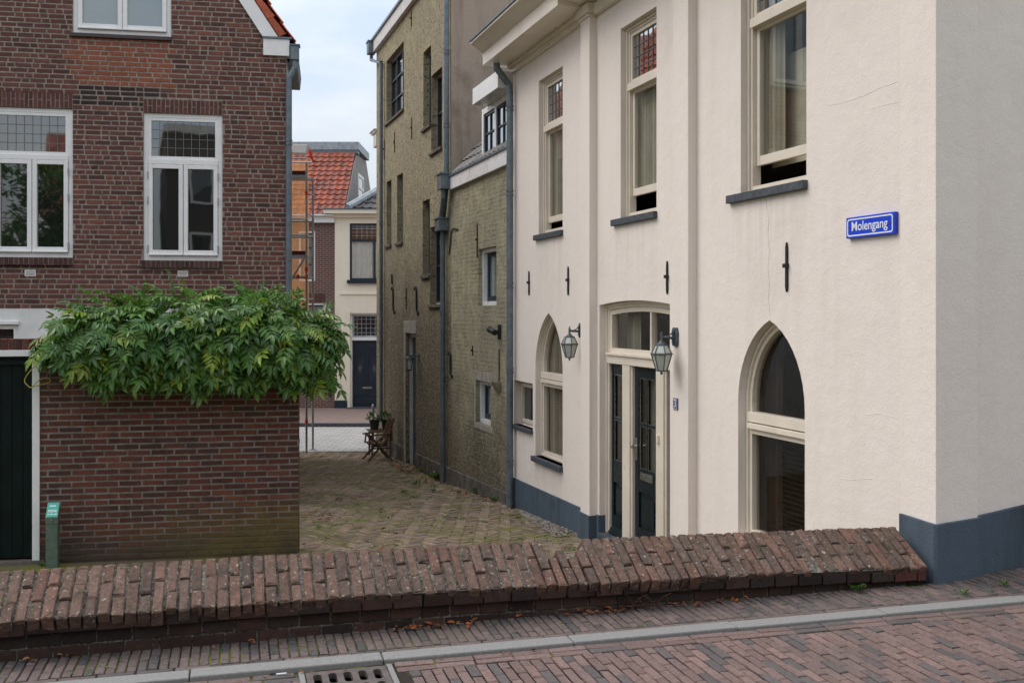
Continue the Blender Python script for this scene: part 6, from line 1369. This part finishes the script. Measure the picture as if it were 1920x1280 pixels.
big = [((790, 885), 'leafy green weed at the foot of the olive wall just before the right downpipe', .13, 30, .1), ((818, 899), 'bushy weed growing against the foot of the downpipe on the olive wall', .16, 40, .13), ((893, 925), 'single upright weed at the foot of the annex plinth', .05, 22, .12), ((927, 940), 'low weed by the annex plinth near the cream house', .12, 26, .09),
       ((766, 868), 'tiny weed among dead leaves next to the olive house door', .06, 16, .09), ((782, 910), 'flat weed in the paving out from the olive downpipe', .15, 26, .09), ((815, 922), 'red flowered low weed in the middle of the alley paving', .12, 20, .07), ((757, 924), "scrap of weed in the alley paving nearest the brick garden wall", .04, 20, .06)]
for (px, py), lab, R, n, L in big: p = ground_pt(px, py, gz); weed((p.x, p.y, p.z + .005), R, n, L, lab, 'weeds in the alley')
w = MB()
for i in range(170):
    y = 10.2 + 13 * rnd() ** 1.4; x = rr(-2.2 - max(0, y - 12) * .3, 5.0 - .33 * y); p = Vector((x, y, gz(y) + .004)); m_ = random.choice((4, 6, 9))
    for k in range(m_): a = rr(0, 6.3); leaflet(w, p + Vector((rr(-.06, .06), rr(-.06, .06), 0)), Vector((math.cos(a), math.sin(a), rr(.1, .7))).normalized(), Vector((0, 0, 1)), rr(.03, .065), rr(.015, .03), gcolw())
for i in range(150):
    u = rr(-1.5, 7); n = rr(wall_n(u), -.02); p = KB.pt(u, ST + .002, n)
    for k in range(3): a = rr(0, 6.3); leaflet(w, p + Vector((rr(-.02, .02), rr(-.02, .02), 0)), Vector((math.cos(a), math.sin(a), rr(.1, .6))).normalized(), Vector((0, 0, 1)), rr(.008, .02), rr(.005, .01), gcolw())
for i in range(60):
    u = rr(-1.5, 5.5); k_ = rr(0, .88); p = LW.pt(u, zlow(u) + (zrid(u) - zlow(u)) * k_ + .012, .075 - .345 * k_)
    for k in range(6): a = rr(0, 6.3); leaflet(w, p + Vector((rr(-.02, .02), rr(-.02, .02), 0)), Vector((math.cos(a), math.sin(a), rr(.1, .9))).normalized(), Vector((0, 0, 1)), rr(.008, .02), rr(.006, .012), gcolw())
o = w.build('weeds', 'leaf', None, fix=False); tag(o, 'tiny green seedlings scattered in the brick joints', 'weeds', kind='stuff')
weed(KB.pt(4.55, ST, wall_n(4.55) + .06), .05, 26, .05, 'small green tuft at the end of the low wall by the blue plinth', 'weeds on the pavement')
weed(KB.pt(5.15, ST, -.12), .07, 22, .035, 'grassy tuft between pavement and kerb in front of the plinth corner', 'weeds on the pavement')
weed(KB.pt(5.55, ST, -.22), .06, 22, .035, 'grassy tuft in the pavement along the street front of the cream house', 'weeds on the pavement')
weed(GW.pt(gDoor1 + .1, gB + .04, .08), .06, 24, .1, 'green and orange weed squeezed between gate post and marker post', 'weeds on the pavement')
w = MB(); lc = lambda: random.choice([(.30, .10, .035), (.22, .08, .03), (.35, .17, .06), (.16, .07, .035), (.4, .12, .03)])
def dead(p, L): a = rr(0, 6.3); leaflet(w, p, Vector((math.cos(a), math.sin(a), rr(-.1, .5))).normalized(), Vector((rr(-.5, .5), rr(-.5, .5), 1)).normalized(), L, L * .5, jit(lc(), .7, 1.2))
for i in range(90): u = rr(9.0, 17.5); p = CW.pt(u, 0, W0 + rr(.05, .4)); dead(Vector((p.x, p.y, gz(p.y) + .02)), rr(.05, .1))
for i in range(40): u = CW.U(rr(752, 790)); p = CW.pt(u, 0, W0 + rr(.08, .5)); dead(Vector((p.x, p.y, gz(p.y) + .02)), rr(.06, .12))
for i in range(60): y = rr(11.5, 20); x = rr(-2.4 - (y - 11.5) * .28, -.4); dead(Vector((x, y, gz(y) + .02)), rr(.04, .09))
for i in range(16): p = ground_pt(rr(575, 625), rr(955, 990), gz); dead(p + Vector((0, 0, .02)), rr(.06, .1))
for i in range(90):
    u = random.choice((2.2, 2.4, 3.3, 3.5, 3.9, 4.2, rr(0, 5.2))) + rr(-.15, .15); dead(LW.pt(u, ST + .012, rr(.015, .09)), rr(.025, .06))
for i in range(26): dead(KB.pt(rr(.5, 2.4), RZ + .004, rr(.145, .2)), rr(.015, .035))
o = w.build('fallen_leaves', 'dead_leaf', None, fix=False); tag(o, 'dry brown leaves lying along the wall foot and alley', 'leaves', kind='stuff')
w = MB()
for k in range(9):
    p = LW.pt(3.55 + rr(-.12, .12), ST + .01, .05 + rr(-.02, .04)); q = p + Vector((rr(-.12, .12), rr(-.03, .03), rr(.01, .1))); w.tube([p, p.lerp(q, .5) + Vector((0, 0, .02)), q], .0025, 5)
tag(w.build('twig_litter', 'rusty_iron', None), 'dry brown twigs lying at the foot of the low wall', 'twigs', kind='stuff')
w = MB()
for i in range(750):
    k_ = rnd(); u = cu(985) + (cu(1098) - cu(985)) * k_; p = CW.pt(u, 0, W0 + .04 + rr(0, .05 + .32 * k_ ** .7)); r = rr(.008, .02); c = Vector((p.x, p.y, gz(p.y) + .012)); col = jit(random.choice([(.36, .31, .26), (.28, .22, .18), (.45, .42, .38)]), .7, 1.2)
    w.add([c + Vector((rr(.7, 1.2) * r, 0, 0)), c + Vector((0, rr(.7, 1.2) * r, 0)), c + Vector((-rr(.7, 1.2) * r, 0, 0)), c + Vector((0, -rr(.7, 1.2) * r, 0)), c + Vector((0, 0, r * .8)), c - Vector((0, 0, r))], [(0, 1, 4), (1, 2, 4), (2, 3, 4), (3, 0, 4), (0, 1, 5), (1, 2, 5), (2, 3, 5), (3, 0, 5)], 0, col)
o = w.build('gravel', 'gravel', None, fix=False); tag(o, 'loose pale gravel along the foot of the cream house', 'gravel', kind='stuff')
w = MB(); c = KB.pt(0.83, RZ + .008, .165); w.tube([c, c + KB.t * .05], .004, 8); tag(w.build('cigarette_end', 'sign_white', None), 'white cigarette end in the gutter by the drain', 'litter')
# ------------------------------------------------------------------ across the street: houses and a tree the panes mirror, plus an added shading house
def _ob():
    t = NT('opposite_brick'); c, f = t.brick(t.planar((1, 0)), (0.07, 0.052, 0.045), (0.055, 0.043, 0.038), (0.1, 0.09, 0.08), 0.22, 0.072, 0.011); return t.done(c, .9, .2)
MAT['opposite_brick'] = _ob()
ob = thing('opposite_house', (-6, -11, ST), 'narrow red roofed brick house mirrored in the panes of the brown brick house', 'house')
BF = Fr((-7.1, -9), (1, 0), (0, 1))
w = MB(); w.box(BF, -1.35, 1.35, ST - 1, 7.0, -7, 0); w.build('wall', 'opposite_brick', ob)
w = MB(); w.prism(Fr((-8.65, -9), (0, -1), (-1, 0)), [(-.3, 7.0), (7.3, 7.0), (3.5, 10.6)], -3.0, .1); w.build('roof', simple('plain_red_tile', (.30, .075, .045), .6, .4, var=.5, vscale=4), ob)
ob3 = thing('opposite_house', (0, -11, ST), 'tall dark brick house with white window frames across the street', 'house')
BH = Fr((0, -8.6), (1, 0), (0, 1)); w = MB(); w.box(BH, -4.5, 4.3, ST - 1, 10.2, -7, 0); w.build('wall', 'opposite_brick', ob3)
w = MB(); w.box(BH, -4.6, 4.4, 10.201, 10.5, -7.1, .25); w.build('cornice', 'grey_paint', ob3)
for F_, o_, xs_ in ((BF, ob, (-.6, .6)), (BH, ob3, (-3.2, -1.0, 1.2, 3.2))):
    for x in xs_:
        for z in (2.6, 5.0, 7.6):
            if F_ is BF and z > 6: continue
            w = MB(); w.ring(F_, x - .45, x + .45, z, z + 1.5, .09, 0, .05); wo = w.build('window', 'white_paint', o_); w = MB(); w.poly([F_.pt(a, b, .02) for a, b in rect(x - .45, x + .45, z, z + 1.5)]); w.build('pane', 'pane', wo)
shade_house = thing('opposite_house', (10, -11, ST), 'unseen pale rendered house added across the street to darken the cream street front', 'house')
BG = Fr((11, -7), (1, 0), (0, 1)); w = MB(); w.box(BG, -6.5, 9, ST - 1, 7.2, -8, 0); w.build('wall', 'far_cream', shade_house)  # added block that cuts sky light on the cream street front
w = MB(); w.box(BG, -6.8, 9.3, 7.201, 7.5, -8.3, .3); w.build('cornice', 'grey_paint', shade_house)
for x in (-4.5, -1.5, 1.5, 4.5):
    for z in (2.6, 5.0):
        w = MB(); w.ring(BG, x - .55, x + .55, z, z + 1.7, .08, 0, .05); wo = w.build('window', 'white_paint', shade_house); w = MB(); w.poly([BG.pt(a, b, .02) for a, b in rect(x - .55, x + .55, z, z + 1.7)]); w.build('pane', 'pane', wo)
tr = thing('street_tree', (-8.3, -4.5, ST), 'leafy green tree mirrored in the window panes', 'tree')
w = MB(); w.tube([(-8.3, -4.5, ST), (-8.2, -4.5, 3.5), (-8.4, -4.4, 4.6), (-8.3, -4.5, 5.6)], [.22, .18, .14, .06], 10); w.build('trunk', 'stem', tr, smooth=True)
w = MB()
for i in range(34): bush(w, (-8.2 + rr(-1.8, 1.3), -4.5 + rr(-1., 1.), rr(3.4, 7.6)), .9, 230, .26, vcol, 1.0)
w.build('crown', 'leaf', tr, fix=False)
